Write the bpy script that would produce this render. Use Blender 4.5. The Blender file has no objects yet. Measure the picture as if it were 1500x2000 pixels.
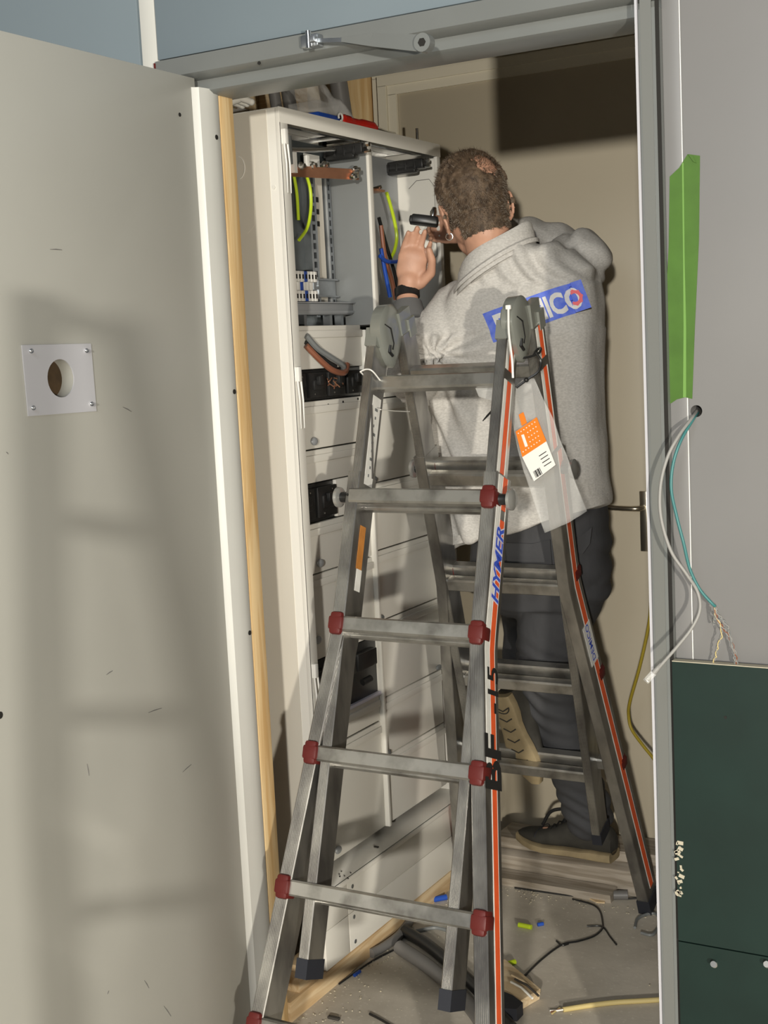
import bpy, bmesh, math, random
from mathutils import Vector as V, Matrix, noise
from mathutils.bvhtree import BVHTree
random.seed(7)
D = bpy.data; SC = bpy.context.scene; COL = SC.collection

# ------------------------------------------------------------ camera
F = 2606.0; YAW, PIT, ROL = 0.5162, 0.1220, -0.0494
CAM = V((0, 0, 1.55))
FW = V((-math.sin(YAW)*math.cos(PIT), math.cos(YAW)*math.cos(PIT), -math.sin(PIT)))
R0 = V((math.cos(YAW), math.sin(YAW), 0)); U0 = R0.cross(FW)
RT = R0*math.cos(ROL) + U0*math.sin(ROL); UP = -R0*math.sin(ROL) + U0*math.cos(ROL)
cd = D.cameras.new('camera'); cam = D.objects.new('camera', cd); COL.objects.link(cam)
m3 = Matrix((RT, UP, -FW)).transposed()
cam.matrix_world = Matrix.Translation(CAM) @ m3.to_4x4()
cd.sensor_fit = 'VERTICAL'; cd.sensor_height = 36; cd.lens = F*36/2000
cd.clip_start = 0.05
SC.camera = cam

# ------------------------------------------------------------ view + world + lights
SC.view_settings.view_transform = 'Standard'; SC.view_settings.look = 'None'
SC.view_settings.gamma = 1; SC.view_settings.use_curve_mapping = False
SC.view_settings.exposure = 0.0
w = D.worlds.new('world'); SC.world = w; w.use_nodes = True
w.node_tree.nodes['Background'].inputs[0].default_value = (0.80, 0.86, 0.95, 1)
w.node_tree.nodes['Background'].inputs[1].default_value = 0.11

def lamp(name, loc, target, kind, power, size, color, spot=None):
    l = D.lights.new(name, kind); l.energy = power; l.color = color
    if kind == 'AREA': l.shape = 'DISK'; l.size = size
    else: l.shadow_soft_size = size
    if kind == 'SPOT': l.spot_size = math.radians(spot or 80); l.spot_blend = 0.5
    o = D.objects.new(name, l); COL.objects.link(o); o.location = loc
    o.rotation_euler = (V(target)-V(loc)).to_track_quat('-Z', 'Y').to_euler()
    return o
LM = (1.46, -4.60, 2.20); LB = (1.66, -1.40, 1.15)
lamp('work_lamp_main', LM, (-1.6, 2.8, 1.2), 'SPOT', 1450, 0.13, (1.0, 0.95, 0.85), 60)
lamp('work_lamp_second', LB, (-1.6, 2.4, 1.2), 'SPOT', 520, 0.05, (1.0, 0.93, 0.80), 75)
lamp('ceiling_panel_light', (-0.6, -0.6, 2.75), (-1.0, 2.3, 1.2), 'AREA', 16, 0.9, (0.86, 0.94, 1.0))

# ------------------------------------------------------------ helpers
def on(px, py, ax, v):
    """point where the view line through (px, py) meets the plane ax = v"""
    d = FW + RT*((px-750)/F) - UP*((py-1000)/F)
    i = 'xyz'.index(ax)
    return CAM + d*((v-CAM[i])/d[i])

def smoothpath(pts, n=6):
    pts = [V(p) for p in pts]; out = []
    P = [pts[0]*2-pts[1]] + pts + [pts[-1]*2-pts[-2]]
    for i in range(1, len(P)-2):
        a, b, c, d = P[i-1:i+3]
        for k in range(n):
            t = k/n
            out.append(0.5*((2*b)+(c-a)*t+(2*a-5*b+4*c-d)*t*t+(3*b-a-3*c+d)*t**3))
    out.append(pts[-1]); return out

class MB:
    def __init__(s): s.v = []; s.f = []
    def add(s, vs, fs):
        o = len(s.v); s.v += [V(p) for p in vs]; s.f += [tuple(i+o for i in f) for f in fs]; return s
    def box(s, c, sz, bev=0.0, mat=None, seg=2):
        bm = bmesh.new(); bmesh.ops.create_cube(bm, size=1)
        bmesh.ops.scale(bm, vec=sz, verts=bm.verts)
        if bev > 0: bmesh.ops.bevel(bm, geom=bm.edges[:], offset=min(bev, min(sz)*0.45), segments=seg, profile=0.5, affect='EDGES')
        bm.verts.index_update()
        M = mat if mat is not None else Matrix.Identity(3)
        s.add([M @ v.co + V(c) for v in bm.verts], [[v.index for v in f.verts] for f in bm.faces]); bm.free(); return s
    def mm(s, a, b, bev=0.0):
        a = V(a); b = V(b); lo = V([min(x, y) for x, y in zip(a, b)]); hi = V([max(x, y) for x, y in zip(a, b)])
        return s.box((lo+hi)/2, hi-lo, bev)
    def prism(s, pts, ext):
        pts = [V(p) for p in pts]; e = V(ext); n = len(pts)
        nrm = V((0, 0, 0))
        for i in range(n): nrm += (pts[i]-pts[0]).cross(pts[(i+1) % n]-pts[0])
        if nrm.dot(e) > 0: pts = pts[::-1]
        return s.add(pts+[p+e for p in pts], [list(range(n)), list(range(2*n-1, n-1, -1))]+[[(i+1) % n, i, i+n, (i+1) % n+n] for i in range(n)])
    def tube(s, pts, r, n=10, cap=True):
        pts = [V(p) for p in pts]; m = len(pts)
        rad = r if isinstance(r, (list, tuple)) else [r]*m
        t0 = (pts[1]-pts[0]).normalized()
        a = V((0, 0, 1)) if abs(t0.z) < 0.9 else V((1, 0, 0))
        u = t0.cross(a).normalized(); vs = []; fs = []
        for i, p in enumerate(pts):
            t = (pts[min(i+1, m-1)]-pts[max(i-1, 0)]).normalized()
            u = (u - t*u.dot(t)).normalized(); w_ = t.cross(u)
            for k in range(n):
                an = 2*math.pi*k/n; vs.append(p+(u*math.cos(an)+w_*math.sin(an))*rad[i])
        for i in range(m-1):
            for k in range(n):
                k2 = (k+1) % n; fs.append((i*n+k, i*n+k2, (i+1)*n+k2, (i+1)*n+k))
        if cap: fs.append(tuple(range(n-1, -1, -1))); fs.append(tuple((m-1)*n+k for k in range(n)))
        return s.add(vs, fs)
    def cyl(s, a, b, r, n=20): return s.tube([a, b], r, n)
    def ball(s, c, r, M=None, nu=20, nv=12):
        r = V(r) if isinstance(r, (tuple, list, V)) else V((r, r, r)); c = V(c); vs = []; fs = []
        M = M or Matrix.Identity(3)
        for j in range(1, nv):
            ph = math.pi*j/nv
            for i in range(nu):
                th = 2*math.pi*i/nu
                vs.append(c+M @ V((r.x*math.sin(ph)*math.cos(th), r.y*math.sin(ph)*math.sin(th), r.z*math.cos(ph))))
        vs += [c+M @ V((0, 0, r.z)), c-M @ V((0, 0, r.z))]; T = len(vs)-2
        for j in range(nv-2):
            for i in range(nu):
                i2 = (i+1) % nu; fs.append((j*nu+i, (j+1)*nu+i, (j+1)*nu+i2, j*nu+i2))
        for i in range(nu):
            i2 = (i+1) % nu; fs.append((T, i, i2)); fs.append((T+1, (nv-2)*nu+i2, (nv-2)*nu+i))
        return s.add(vs, fs)
    def limb(s, pts, rads, n=20):
        """capsule chain: tapered tubes with a ball at each joint"""
        for i, p in enumerate(pts): s.ball(p, rads[i], nu=n, nv=12)
        for i in range(len(pts)-1): s.tube([pts[i], pts[i+1]], [rads[i], rads[i+1]], n)
        return s
    def loft(s, rings, cap=True):
        n = len(rings[0]); vs = [p for r in rings for p in r]; fs = []
        for i in range(len(rings)-1):
            for k in range(n):
                k2 = (k+1) % n; fs.append((i*n+k, i*n+k2, (i+1)*n+k2, (i+1)*n+k))
        if cap: fs.append(tuple(range(n-1, -1, -1))); fs.append(tuple((len(rings)-1)*n+k for k in range(n)))
        return s.add(vs, fs)
    def sweep(s, prof, pts, sv, nv):
        return s.loft([[V(p)+V(sv)*a+V(nv)*b for a, b in prof] for p in pts])
    def build(s, name, mat, parent=None, angle=38, flip=False):
        off = V((0, 0, 0)); o = parent
        while o is not None: off += o.location; o = o.parent
        if parent is None:
            xs = [p.x for p in s.v]; ys = [p.y for p in s.v]; zs = [p.z for p in s.v]
            off = V(((min(xs)+max(xs))/2, (min(ys)+max(ys))/2, min(zs)))
        me = D.meshes.new(name); me.from_pydata([p-off for p in s.v], [], s.f)
        bm = bmesh.new(); bm.from_mesh(me); bmesh.ops.recalc_face_normals(bm, faces=bm.faces); bm.to_mesh(me); bm.free()
        me.polygons.foreach_set('use_smooth', [True]*len(me.polygons))
        me.set_sharp_from_angle(angle=math.radians(angle))
        me.materials.append(mat)
        ob = D.objects.new(name, me); COL.objects.link(ob)
        if parent is None: ob.location = off
        else: ob.parent = parent
        return ob

def tag(o, label=None, cat=None, group=None, kind=None):
    if label: o['label'] = label
    if cat: o['category'] = cat
    if group: o['group'] = group
    if kind: o['kind'] = kind
    return o
def struct(o): o['kind'] = 'structure'; return o
def empty(name, loc):
    o = D.objects.new(name, None); COL.objects.link(o); o.location = loc; o.empty_display_size = 0.1; return o
def bool_cut(ob, cutter_mb):
    c = cutter_mb.build('cutter', ob.data.materials[0])
    m = ob.modifiers.new('b', 'BOOLEAN'); m.operation = 'DIFFERENCE'; m.object = c; m.solver = 'EXACT'
    bpy.context.view_layer.update()
    me = D.meshes.new_from_object(ob.evaluated_get(bpy.context.evaluated_depsgraph_get()))
    ob.modifiers.clear(); ob.data = me
    D.objects.remove(c, do_unlink=True)
    me.polygons.foreach_set('use_smooth', [True]*len(me.polygons)); me.set_sharp_from_angle(angle=math.radians(35))
def fuse(ob, voxel, smooth=4, disp=None):
    """voxel union of overlapping closed shapes into one surface"""
    m = ob.modifiers.new('r', 'REMESH'); m.mode = 'VOXEL'; m.voxel_size = voxel
    if smooth: s_ = ob.modifiers.new('s', 'SMOOTH'); s_.factor = 0.5; s_.iterations = smooth
    bpy.context.view_layer.update()
    me = D.meshes.new_from_object(ob.evaluated_get(bpy.context.evaluated_depsgraph_get()))
    ob.modifiers.clear(); mat = ob.data.materials[0]; ob.data = me
    if not me.materials: me.materials.append(mat)
    if disp:
        ns = [v.normal.copy() for v in me.vertices]
        off = V((0, 0, 0)); o = ob
        while o is not None: off += o.location; o = o.parent
        for v, n_ in zip(me.vertices, ns): v.co = v.co + n_*disp(v.co+off, n_)
    me.polygons.foreach_set('use_smooth', [True]*len(me.polygons)); me.update()
    return ob

# ------------------------------------------------------------ materials
def mat(name, col, rough=0.5, metal=0.0, spec=0.5, var=0.0, vscale=8, bump=0.0, bscale=60, bdist=0.002, col2=None, stretch=None, alpha=1.0, trans=0.0, ior=1.45, emit=None, vlo=0.35, vhi=0.65, coat=0.0):
    m = D.materials.new(name); m.use_nodes = True; nt = m.node_tree; N = nt.nodes; L = nt.links
    b = N['Principled BSDF']
    b.inputs['Base Color'].default_value = (*col, 1); b.inputs['Roughness'].default_value = rough
    b.inputs['Metallic'].default_value = metal; b.inputs['IOR'].default_value = ior
    b.inputs['Specular IOR Level'].default_value = spec; b.inputs['Coat Weight'].default_value = coat
    b.inputs['Alpha'].default_value = alpha; b.inputs['Transmission Weight'].default_value = trans
    if emit: b.inputs['Emission Color'].default_value = (*emit[0], 1); b.inputs['Emission Strength'].default_value = emit[1]
    tc = N.new('ShaderNodeTexCoord'); mp = N.new('ShaderNodeMapping'); L.new(tc.outputs['Object'], mp.inputs[0])
    if stretch: mp.inputs['Scale'].default_value = stretch
    if var > 0 or col2:
        n = N.new('ShaderNodeTexNoise'); n.inputs['Scale'].default_value = vscale; n.inputs['Detail'].default_value = 6
        L.new(mp.outputs[0], n.inputs['Vector'])
        r = N.new('ShaderNodeValToRGB'); r.color_ramp.elements[0].position = vlo; r.color_ramp.elements[1].position = vhi
        c2 = col2 or tuple(c*(1-var) for c in col)
        r.color_ramp.elements[0].color = (*c2, 1); r.color_ramp.elements[1].color = (*col, 1)
        L.new(n.outputs['Fac'], r.inputs[0]); L.new(r.outputs[0], b.inputs['Base Color'])
    if bump > 0:
        n = N.new('ShaderNodeTexNoise'); n.inputs['Scale'].default_value = bscale; n.inputs['Detail'].default_value = 5
        L.new(mp.outputs[0], n.inputs['Vector'])
        bp = N.new('ShaderNodeBump'); bp.inputs['Strength'].default_value = bump; bp.inputs['Distance'].default_value = bdist
        L.new(n.outputs['Fac'], bp.inputs['Height']); L.new(bp.outputs[0], b.inputs['Normal'])
    return m
def wood(name, c1, c2, stretch=(14, 14, 0.9), sc=3, rough=0.6):
    m = mat(name, c1, rough); nt = m.node_tree; N = nt.nodes; L = nt.links; b = N['Principled BSDF']
    tc = N.new('ShaderNodeTexCoord'); mp = N.new('ShaderNodeMapping'); mp.inputs['Scale'].default_value = stretch
    L.new(tc.outputs['Object'], mp.inputs[0])
    n = N.new('ShaderNodeTexNoise'); n.inputs['Scale'].default_value = sc; n.inputs['Detail'].default_value = 7; n.inputs['Distortion'].default_value = 1.2
    L.new(mp.outputs[0], n.inputs['Vector'])
    r = N.new('ShaderNodeValToRGB'); r.color_ramp.elements[0].position = 0.38; r.color_ramp.elements[1].position = 0.6
    r.color_ramp.elements[0].color = (*c2, 1); r.color_ramp.elements[1].color = (*c1, 1)
    L.new(n.outputs['Fac'], r.inputs[0]); L.new(r.outputs[0], b.inputs['Base Color'])
    bp = N.new('ShaderNodeBump'); bp.inputs['Strength'].default_value = 0.25; bp.inputs['Distance'].default_value = 0.001
    L.new(n.outputs['Fac'], bp.inputs['Height']); L.new(bp.outputs[0], b.inputs['Normal'])
    return m
M = {}
M['wall'] = mat('grey_wall_board', (0.215, 0.212, 0.21), 0.38, var=0.06, vscale=3, bump=0.05, bscale=25)
M['panel'] = mat('blue_grey_panel', (0.20, 0.245, 0.275), 0.32, var=0.05, vscale=2)
M['steelframe'] = mat('grey_lacquered_steel', (0.18, 0.19, 0.185), 0.35, var=0.08, vscale=5)
M['framelit'] = mat('lit_frame_steel', (0.66, 0.66, 0.62), 0.38, var=0.05, vscale=5)  # paler copy of the frame steel, light on left jamb and strip painted in
M['framegrey'] = mat('mid_grey_steel', (0.17, 0.175, 0.165), 0.35)
M['dark'] = mat('dark_recess', (0.015, 0.014, 0.012), 0.8)
M['leaf'] = mat('white_primed_door', (0.44, 0.435, 0.395), 0.33, var=0.05, vscale=2, bump=0.04, bscale=12)
M['closetwall'] = mat('cream_plaster', (0.60, 0.54, 0.43), 0.7, var=0.08, vscale=4, bump=0.1)
M['creamdoor'] = mat('cream_lacquered_door', (0.54, 0.48, 0.37), 0.4, var=0.04, vscale=2)
M['creamtrim'] = mat('cream_lacquered_trim', (0.78, 0.73, 0.60), 0.4)
M['floor'] = mat('dusty_concrete', (0.62, 0.57, 0.49), 0.75, col2=(0.46, 0.42, 0.355), vscale=5, bump=0.3, bscale=45)
M['cab'] = mat('white_powder_coated_steel', (0.78, 0.76, 0.70), 0.35, bump=0.03, bscale=300)
M['cabside'] = mat('warm_white_powder_coated_steel', (0.66, 0.62, 0.54), 0.42, var=0.04, vscale=3)
M['galv'] = mat('galvanised_steel', (0.50, 0.53, 0.56), 0.34, 0.9, var=0.35, vscale=14)
M['greysheet'] = mat('grey_sheet_steel', (0.40, 0.42, 0.44), 0.42, 0.3, var=0.1, vscale=4)
M['partition'] = mat('shaded_grey_sheet', (0.22, 0.23, 0.23), 0.4, var=0.08, vscale=3)  # grey from the light's angle on the panel, put into the colour
M['baybak'] = mat('galvanised_dark_reflection', (0.10, 0.115, 0.12), 0.35, 0.3, var=0.4, vscale=7)  # dark reflection in the near bay's galvanised plate, painted into the colour
M['white'] = mat('white_plastic', (0.85, 0.84, 0.80), 0.4)
M['black'] = mat('black_plastic', (0.016, 0.016, 0.016), 0.35)
M['rubber'] = mat('dark_rubber', (0.02, 0.022, 0.03), 0.6)
M['copper'] = mat('copper', (0.72, 0.36, 0.22), 0.35, 0.8, var=0.3, vscale=12)
M['chrome'] = mat('polished_steel', (0.75, 0.75, 0.74), 0.18, 1.0)
M['alu'] = mat('scuffed_aluminium', (0.54, 0.53, 0.50), 0.30, 0.92, col2=(0.30, 0.29, 0.28), vscale=20, bump=0.12, bscale=60, stretch=(1, 1, 0.35))
M['alurung'] = mat('scuffed_rung_aluminium', (0.52, 0.51, 0.48), 0.32, 0.9, col2=(0.26, 0.25, 0.23), vscale=16, bump=0.12, bscale=60, vlo=0.3, vhi=0.55)
M['hinge'] = mat('grey_coated_hinge', (0.24, 0.25, 0.225), 0.28, 0.2, coat=0.5)
M['orange'] = mat('red_orange_tape', (0.90, 0.13, 0.035), 0.45, var=0.12, vscale=30)
M['stickerlitalu'] = mat('white_sticker_and_lit_alu', (0.86, 0.85, 0.80), 0.5, var=0.12, vscale=40)  # sticker white; also stands in for brightly lit aluminium on the stiles
M['redcap'] = mat('dark_red_plastic', (0.11, 0.013, 0.011), 0.5, bump=0.1, bscale=200)
M['greyknob'] = mat('grey_knob', (0.40, 0.40, 0.38), 0.25, 0.5)
M['blue'] = mat('blue_print', (0.045, 0.10, 0.62), 0.55)
M['bluelogo'] = mat('worn_blue_print', (0.085, 0.15, 0.72), 0.7, col2=(0.16, 0.23, 0.72), vscale=60)
M['lavender'] = mat('pale_sticker', (0.72, 0.70, 0.82), 0.5)
M['whiteprint'] = mat('worn_white_print', (0.80, 0.79, 0.77), 0.7, var=0.15, vscale=70)
M['redprint'] = mat('worn_red_print', (0.80, 0.16, 0.18), 0.7)
M['pine'] = wood('pine', (0.80, 0.60, 0.33), (0.66, 0.43, 0.19))
M['pineH'] = wood('pine_lengthwise', (0.78, 0.62, 0.40), (0.60, 0.42, 0.23), (14, 0.9, 14))
M['ply'] = wood('plywood', (0.76, 0.62, 0.42), (0.62, 0.46, 0.27), (3, 12, 30))
M['oldwood'] = wood('weathered_timber', (0.42, 0.37, 0.31), (0.26, 0.22, 0.17), (1.2, 14, 14))
M['green'] = mat('green_masking_tape', (0.07, 0.165, 0.02), 0.55, var=0.2, vscale=14, bump=0.2, bscale=30)
M['greenlight'] = mat('green_masking_tape_fold', (0.16, 0.32, 0.07), 0.5)
M['gboard'] = mat('dark_green_board', (0.007, 0.024, 0.019), 0.5, var=0.25, vscale=5, bump=0.05)
M['gypsum'] = mat('gypsum_core', (0.48, 0.44, 0.34), 0.85)
M['yg'] = mat('yellow_green_insulation', (0.55, 0.72, 0.03), 0.35)
M['brown'] = mat('brown_insulation', (0.24, 0.09, 0.05), 0.4)
M['greyins'] = mat('grey_insulation', (0.18, 0.19, 0.19), 0.45)
M['blueins'] = mat('blue_insulation', (0.02, 0.08, 0.42), 0.4)
M['conduit'] = mat('grey_conduit', (0.17, 0.165, 0.16), 0.45)
M['cablegrey'] = mat('light_grey_cable', (0.30, 0.295, 0.28), 0.45)
M['teal'] = mat('teal_cable', (0.05, 0.19, 0.19), 0.4)
M['yellowcable'] = mat('dull_yellow_cable', (0.36, 0.27, 0.03), 0.5)
M['tan'] = mat('bare_yellow_cable', (0.62, 0.50, 0.22), 0.5)
M['clearwrap'] = mat('clear_plastic_film', (0.95, 0.95, 0.95), 0.12, alpha=0.20, bump=1.0, bscale=18, bdist=0.01)
M['hazywrap'] = mat('hazy_plastic_film', (0.85, 0.85, 0.83), 0.25, alpha=0.22, bump=0.6, bscale=14, bdist=0.006)
M['orangelabel'] = mat('orange_card', (0.92, 0.22, 0.015), 0.5)
M['rust'] = mat('orange_brown_sticker', (0.60, 0.24, 0.05), 0.45, var=0.3, vscale=20)
M['ink'] = mat('black_ink', (0.02, 0.02, 0.02), 0.5)
M['red'] = mat('red_tool_grip', (0.62, 0.02, 0.012), 0.35)
M['glovewhite'] = mat('white_glove_fabric', (0.82, 0.80, 0.74), 0.8)
M['debris'] = mat('dark_debris', (0.05, 0.045, 0.04), 0.7)
M['brass'] = mat('satin_nickel', (0.50, 0.45, 0.36), 0.25, 0.95)
M['sheen'] = mat('grey_white_plate', (0.50, 0.50, 0.53), 0.4)
M['brownhole'] = mat('brown_core', (0.09, 0.055, 0.025), 0.8, var=0.4, vscale=30)
# person
M['skin'] = mat('skin', (0.56, 0.31, 0.21), 0.5, var=0.12, vscale=30, bump=0.12, bscale=140, bdist=0.001)
M['shirt'] = mat('grey_melange_sweatshirt', (0.58, 0.56, 0.53), 0.92, col2=(0.46, 0.445, 0.42), vscale=150, bump=0.35, bscale=95, bdist=0.002, stretch=(1, 1, 2.0))
M['cuff'] = mat('dark_grey_sleeve', (0.12, 0.12, 0.12), 0.9, bump=0.3, bscale=120)
M['trouser'] = mat('charcoal_work_trousers', (0.052, 0.053, 0.058), 0.75, bump=0.35, bscale=30, bdist=0.006)
M['hair'] = mat('short_greying_brown_hair', (0.14, 0.095, 0.06), 0.7, col2=(0.05, 0.032, 0.02), vscale=60)
M['hairgrey'] = mat('grey_hair', (0.34, 0.295, 0.24), 0.7, col2=(0.2, 0.15, 0.11), vscale=90)
M['shoe'] = mat('dark_suede_shoe', (0.045, 0.042, 0.035), 0.85, var=0.3, vscale=25, bump=0.2, bscale=90)
M['sole'] = mat('tan_rubber_sole', (0.33, 0.26, 0.15), 0.7, var=0.3, vscale=20, bump=0.2, bscale=60)

# concrete: thin pale joint lines and dusting are the floor's own marks
def floor_marks(m):
    nt = m.node_tree; N = nt.nodes; L = nt.links; b = N['Principled BSDF']
    src = b.inputs['Base Color'].links[0].from_socket
    tc = N.new('ShaderNodeTexCoord'); n2 = N.new('ShaderNodeTexNoise'); n2.inputs['Scale'].default_value = 90; n2.inputs['Detail'].default_value = 8
    L.new(tc.outputs['Object'], n2.inputs['Vector'])
    r = N.new('ShaderNodeValToRGB'); r.color_ramp.elements[0].position = 0.60; r.color_ramp.elements[1].position = 0.75
    r.color_ramp.elements[0].color = (0, 0, 0, 1); r.color_ramp.elements[1].color = (1, 1, 1, 1)
    L.new(n2.outputs['Fac'], r.inputs[0])
    mx = N.new('ShaderNodeMixRGB'); L.new(r.outputs[0], mx.inputs[0]); L.new(src, mx.inputs[1]); mx.inputs[2].default_value = (0.72, 0.68, 0.60, 1)
    L.new(mx.outputs[0], b.inputs['Base Color'])
floor_marks(M['floor'])

# ------------------------------------------------------------ the setting
YF = 2.30          # face of the wall the opening is in
XL, XR = -1.688, -0.757
ZT = 2.11
YB = 3.60          # closet back wall
struct(MB().mm((-3.6, -6.0, -0.1), (3.0, 3.9, 0)).build('floor', M['floor']))
struct(MB().mm((-3.4, YF, 0), (XL-0.10, YF+0.075, 2.14)).build('wall_front_left', M['wall']))
o = MB()
for x0, x1 in ((-0.715, -0.6855), (-0.6835, 0.30), (0.302, 2.6)): o.mm((x0, YF, 0), (x1, YF+0.075, 3.1), 0.0008)
o = struct(o.build('wall_front_right', M['wall']))
hc = on(1360, 803, 'y', YF)
bool_cut(o, MB().cyl((hc.x, YF-0.05, hc.z), (hc.x, YF+0.07, hc.z), 0.0105))
struct(MB().mm((-0.688, YF+0.0015, 0), (-0.681, YF+0.03, 3.1)).build('trim_1', M['white']))
# panels over the opening: left one, narrow strip, big one
struct(MB().mm((-3.4, YF-0.004, 2.14), (-1.838, YF+0.075, 3.1), 0.002).build('wall_above_left', M['panel']))
struct(MB().mm((-1.835, YF-0.001, 2.14), (-1.795, YF+0.075, 3.1), 0.002).build('trim_2', M['framelit']))
struct(MB().mm((-1.790, YF-0.006, 2.168), (-0.72, YF+0.075, 3.1), 0.002).build('wall_above_opening', M['panel']))
MB_ = MB().mm((-1.792, YF+0.01, 2.15), (-0.72, YF+0.07, 2.17)).build('trim_3', M['dark']); struct(MB_)
# closet shell
struct(MB().mm((-2.35, YB, 0), (0.0, YB+0.1, 3.0)).build('wall_back', M['closetwall']))
struct(MB().mm((-2.35, YF+0.075, 0), (-2.25, YB, 3.0)).build('wall_closet_left', M['closetwall']))
struct(MB().mm((-0.35, YF+0.075, 0), (-0.25, YB, 3.0)).build('wall_closet_right', M['closetwall']))
struct(MB().mm((-2.35, YF+0.075, 3.0), (-0.25, YB+0.1, 3.05)).build('ceiling', M['closetwall']))

# steel door frame (one thing: head, two jambs)
fr = empty('steel_door_frame', (XL, YF, 0)); struct(fr); fr.name = 'trim_4'
h = MB()
prof = [(YF-0.018, 2.163), (YF-0.018, 2.128), (YF-0.004, 2.120), (YF+0.022, 2.120), (YF+0.022, 2.098), (YF+0.034, 2.092), (YF+0.118, 2.092), (YF+0.118, 2.163)]
h.loft([[V((x, a, b)) for a, b in prof] for x in (XL-0.10, XR+0.04)])
h.build('frame_head', M['steelframe'], fr)
for s_, nm in ((-1, 'left'), (1, 'right')):
    j = MB(); xe = XL if s_ < 0 else XR
    def X(a): return xe+s_*a
    pr = [(X(0.042), YF-0.018), (X(0.007), YF-0.018), (X(0.002), YF-0.012), (X(0.002), YF+0.002), (X(0.012), YF+0.004), (X(0.012), YF+0.024), (X(-0.003), YF+0.026), (X(-0.003), YF+0.034),
          (X(0.0), YF+0.04), (X(0.0), YF+0.060) if s_ < 0 else (X(0.0), YF+0.118), (X(0.042), YF+0.060) if s_ < 0 else (X(0.042), YF+0.118)]
    if s_ < 0:
        pr = [(X(0.10), YF-0.018), (X(0.012), YF-0.018), (X(0.006), YF-0.012), (X(0.0), YF-0.008), (X(-0.004), YF+0.01), (X(-0.006), YF+0.03), (X(-0.004), YF+0.05), (X(0.0), YF+0.058), (X(0.10), YF+0.058)]
    j.loft([[V((a, b, z)) for a, b in pr] for z in (0, 2.10)])
    jo = j.build('frame_jamb', M['framelit'] if s_ < 0 else M['steelframe'], fr)  # left jamb takes the paler, lit copy of the steel
    if s_ > 0:
        g = MB()
        for i in range(12): g.cyl((X(0.0135), YF+0.012, 0.12+i*0.168), (X(0.009), YF+0.012, 0.12+i*0.168), 0.0042, 10)
        g.build('frame_hole', M['dark'], jo)
        k = MB().mm((X(0.0005), YF-0.019, 0), (X(0.005), YF-0.0135, 2.12)); k.build('frame_lip', M['sheen'], jo)
        k = MB().mm((X(0.010), YF-0.0195, 0), (X(0.030), YF-0.018, 2.165)).build('frame_strip', M['framegrey'], jo); MB().mm((X(0.036), YF-0.0185, 0), (X(0.043), YF-0.0175, 2.165)).build('frame_groove', M['dark'], jo)
        s2 = MB().mm((X(-0.005), YF+0.003, 1.02), (X(0.004), YF+0.020, 1.12), 0.001); s2.build('strike_plate', M['greysheet'], jo)
    else:
        for (px, py) in ((423, 268), (458, 765), (488, 1236)):
            p = on(px, py, 'x', XL+0.006)
            MB().cyl((XL+0.002, p.y, p.z), (XL+0.0065, p.y, p.z), 0.0052, 12).build('frame_hole', M['dark'], jo)
MB().mm((XL-0.103, YF-0.02, 2.125), (XL-0.099, YF-0.012, 2.16)).build('red_seal', M['redcap'], fr)

# door_1: the open leaf, hinged at the left jamb, standing at right angles to the wall
XD = -1.700
dl = struct(MB().mm((XD-0.042, 1.34, 0.012), (XD, YF-0.004, 2.120), 0.0015).build('door_1', M['leaf']))
pc = on(117, 739, 'x', XD)
bool_cut(dl, MB().cyl((XD-0.03, pc.y, pc.z), (XD+0.05, pc.y, pc.z), 0.036, 40))
MB().cyl((XD-0.0302, pc.y, pc.z), (XD-0.0285, pc.y, pc.z), 0.0362, 32).build('lock_cavity', M['brownhole'], dl)
plate = MB().prism([on(a, b, 'x', XD+0.0005) for a, b in ((41, 674), (176, 671), (187, 803), (54, 813))], (0.0022, 0, 0)).build('cover_plate', M['sheen'], dl)
bool_cut(plate, MB().cyl((XD-0.03, pc.y, pc.z), (XD+0.05, pc.y, pc.z), 0.0345, 40))
for a, b in ((60, 686), (168, 685), (64, 797), (178, 789)):
    p = on(a, b, 'x', XD+0.003); MB().cyl(p, p+V((0.005, -0.003, 0)), 0.004, 10).cyl(p+V((0.005, -0.003, 0)), p+V((0.012, -0.009, 0.001)), 0.002, 8).build('plate_screw', M['chrome'], dl)
p = on(351, 224, 'x', XD); MB().cyl(p-V((0.001, 0, 0)), p+V((0.0006, 0, 0)), 0.0042, 12).build('screw_hole', M['dark'], dl)
p = on(0, 1397, 'x', XD); MB().cyl(p-V((0.001, 0, 0)), p+V((0.0006, 0, 0)), 0.0065, 12).build('screw_hole', M['dark'], dl)
for a, b, c, e in ((98, 487, 121, 488), (208, 1318, 220, 1310), (170, 1492, 174, 1515), (357, 1508, 374, 1493), (282, 1915, 291, 1930), (210, 1942, 213, 1935), (290, 1392, 316, 1383), (12, 883, 16, 887), (240, 795, 257, 804), (320, 1965, 334, 1985)):
    p = on(a, b, 'x', XD+0.0004); q = on(c, e, 'x', XD+0.0004)
    MB().tube([p, (p+q)/2+V((0, 0, 0.0006)), q], [0.0004, 0.001, 0.0005], 6).build('scuff_mark', M['conduit'], dl)

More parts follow.
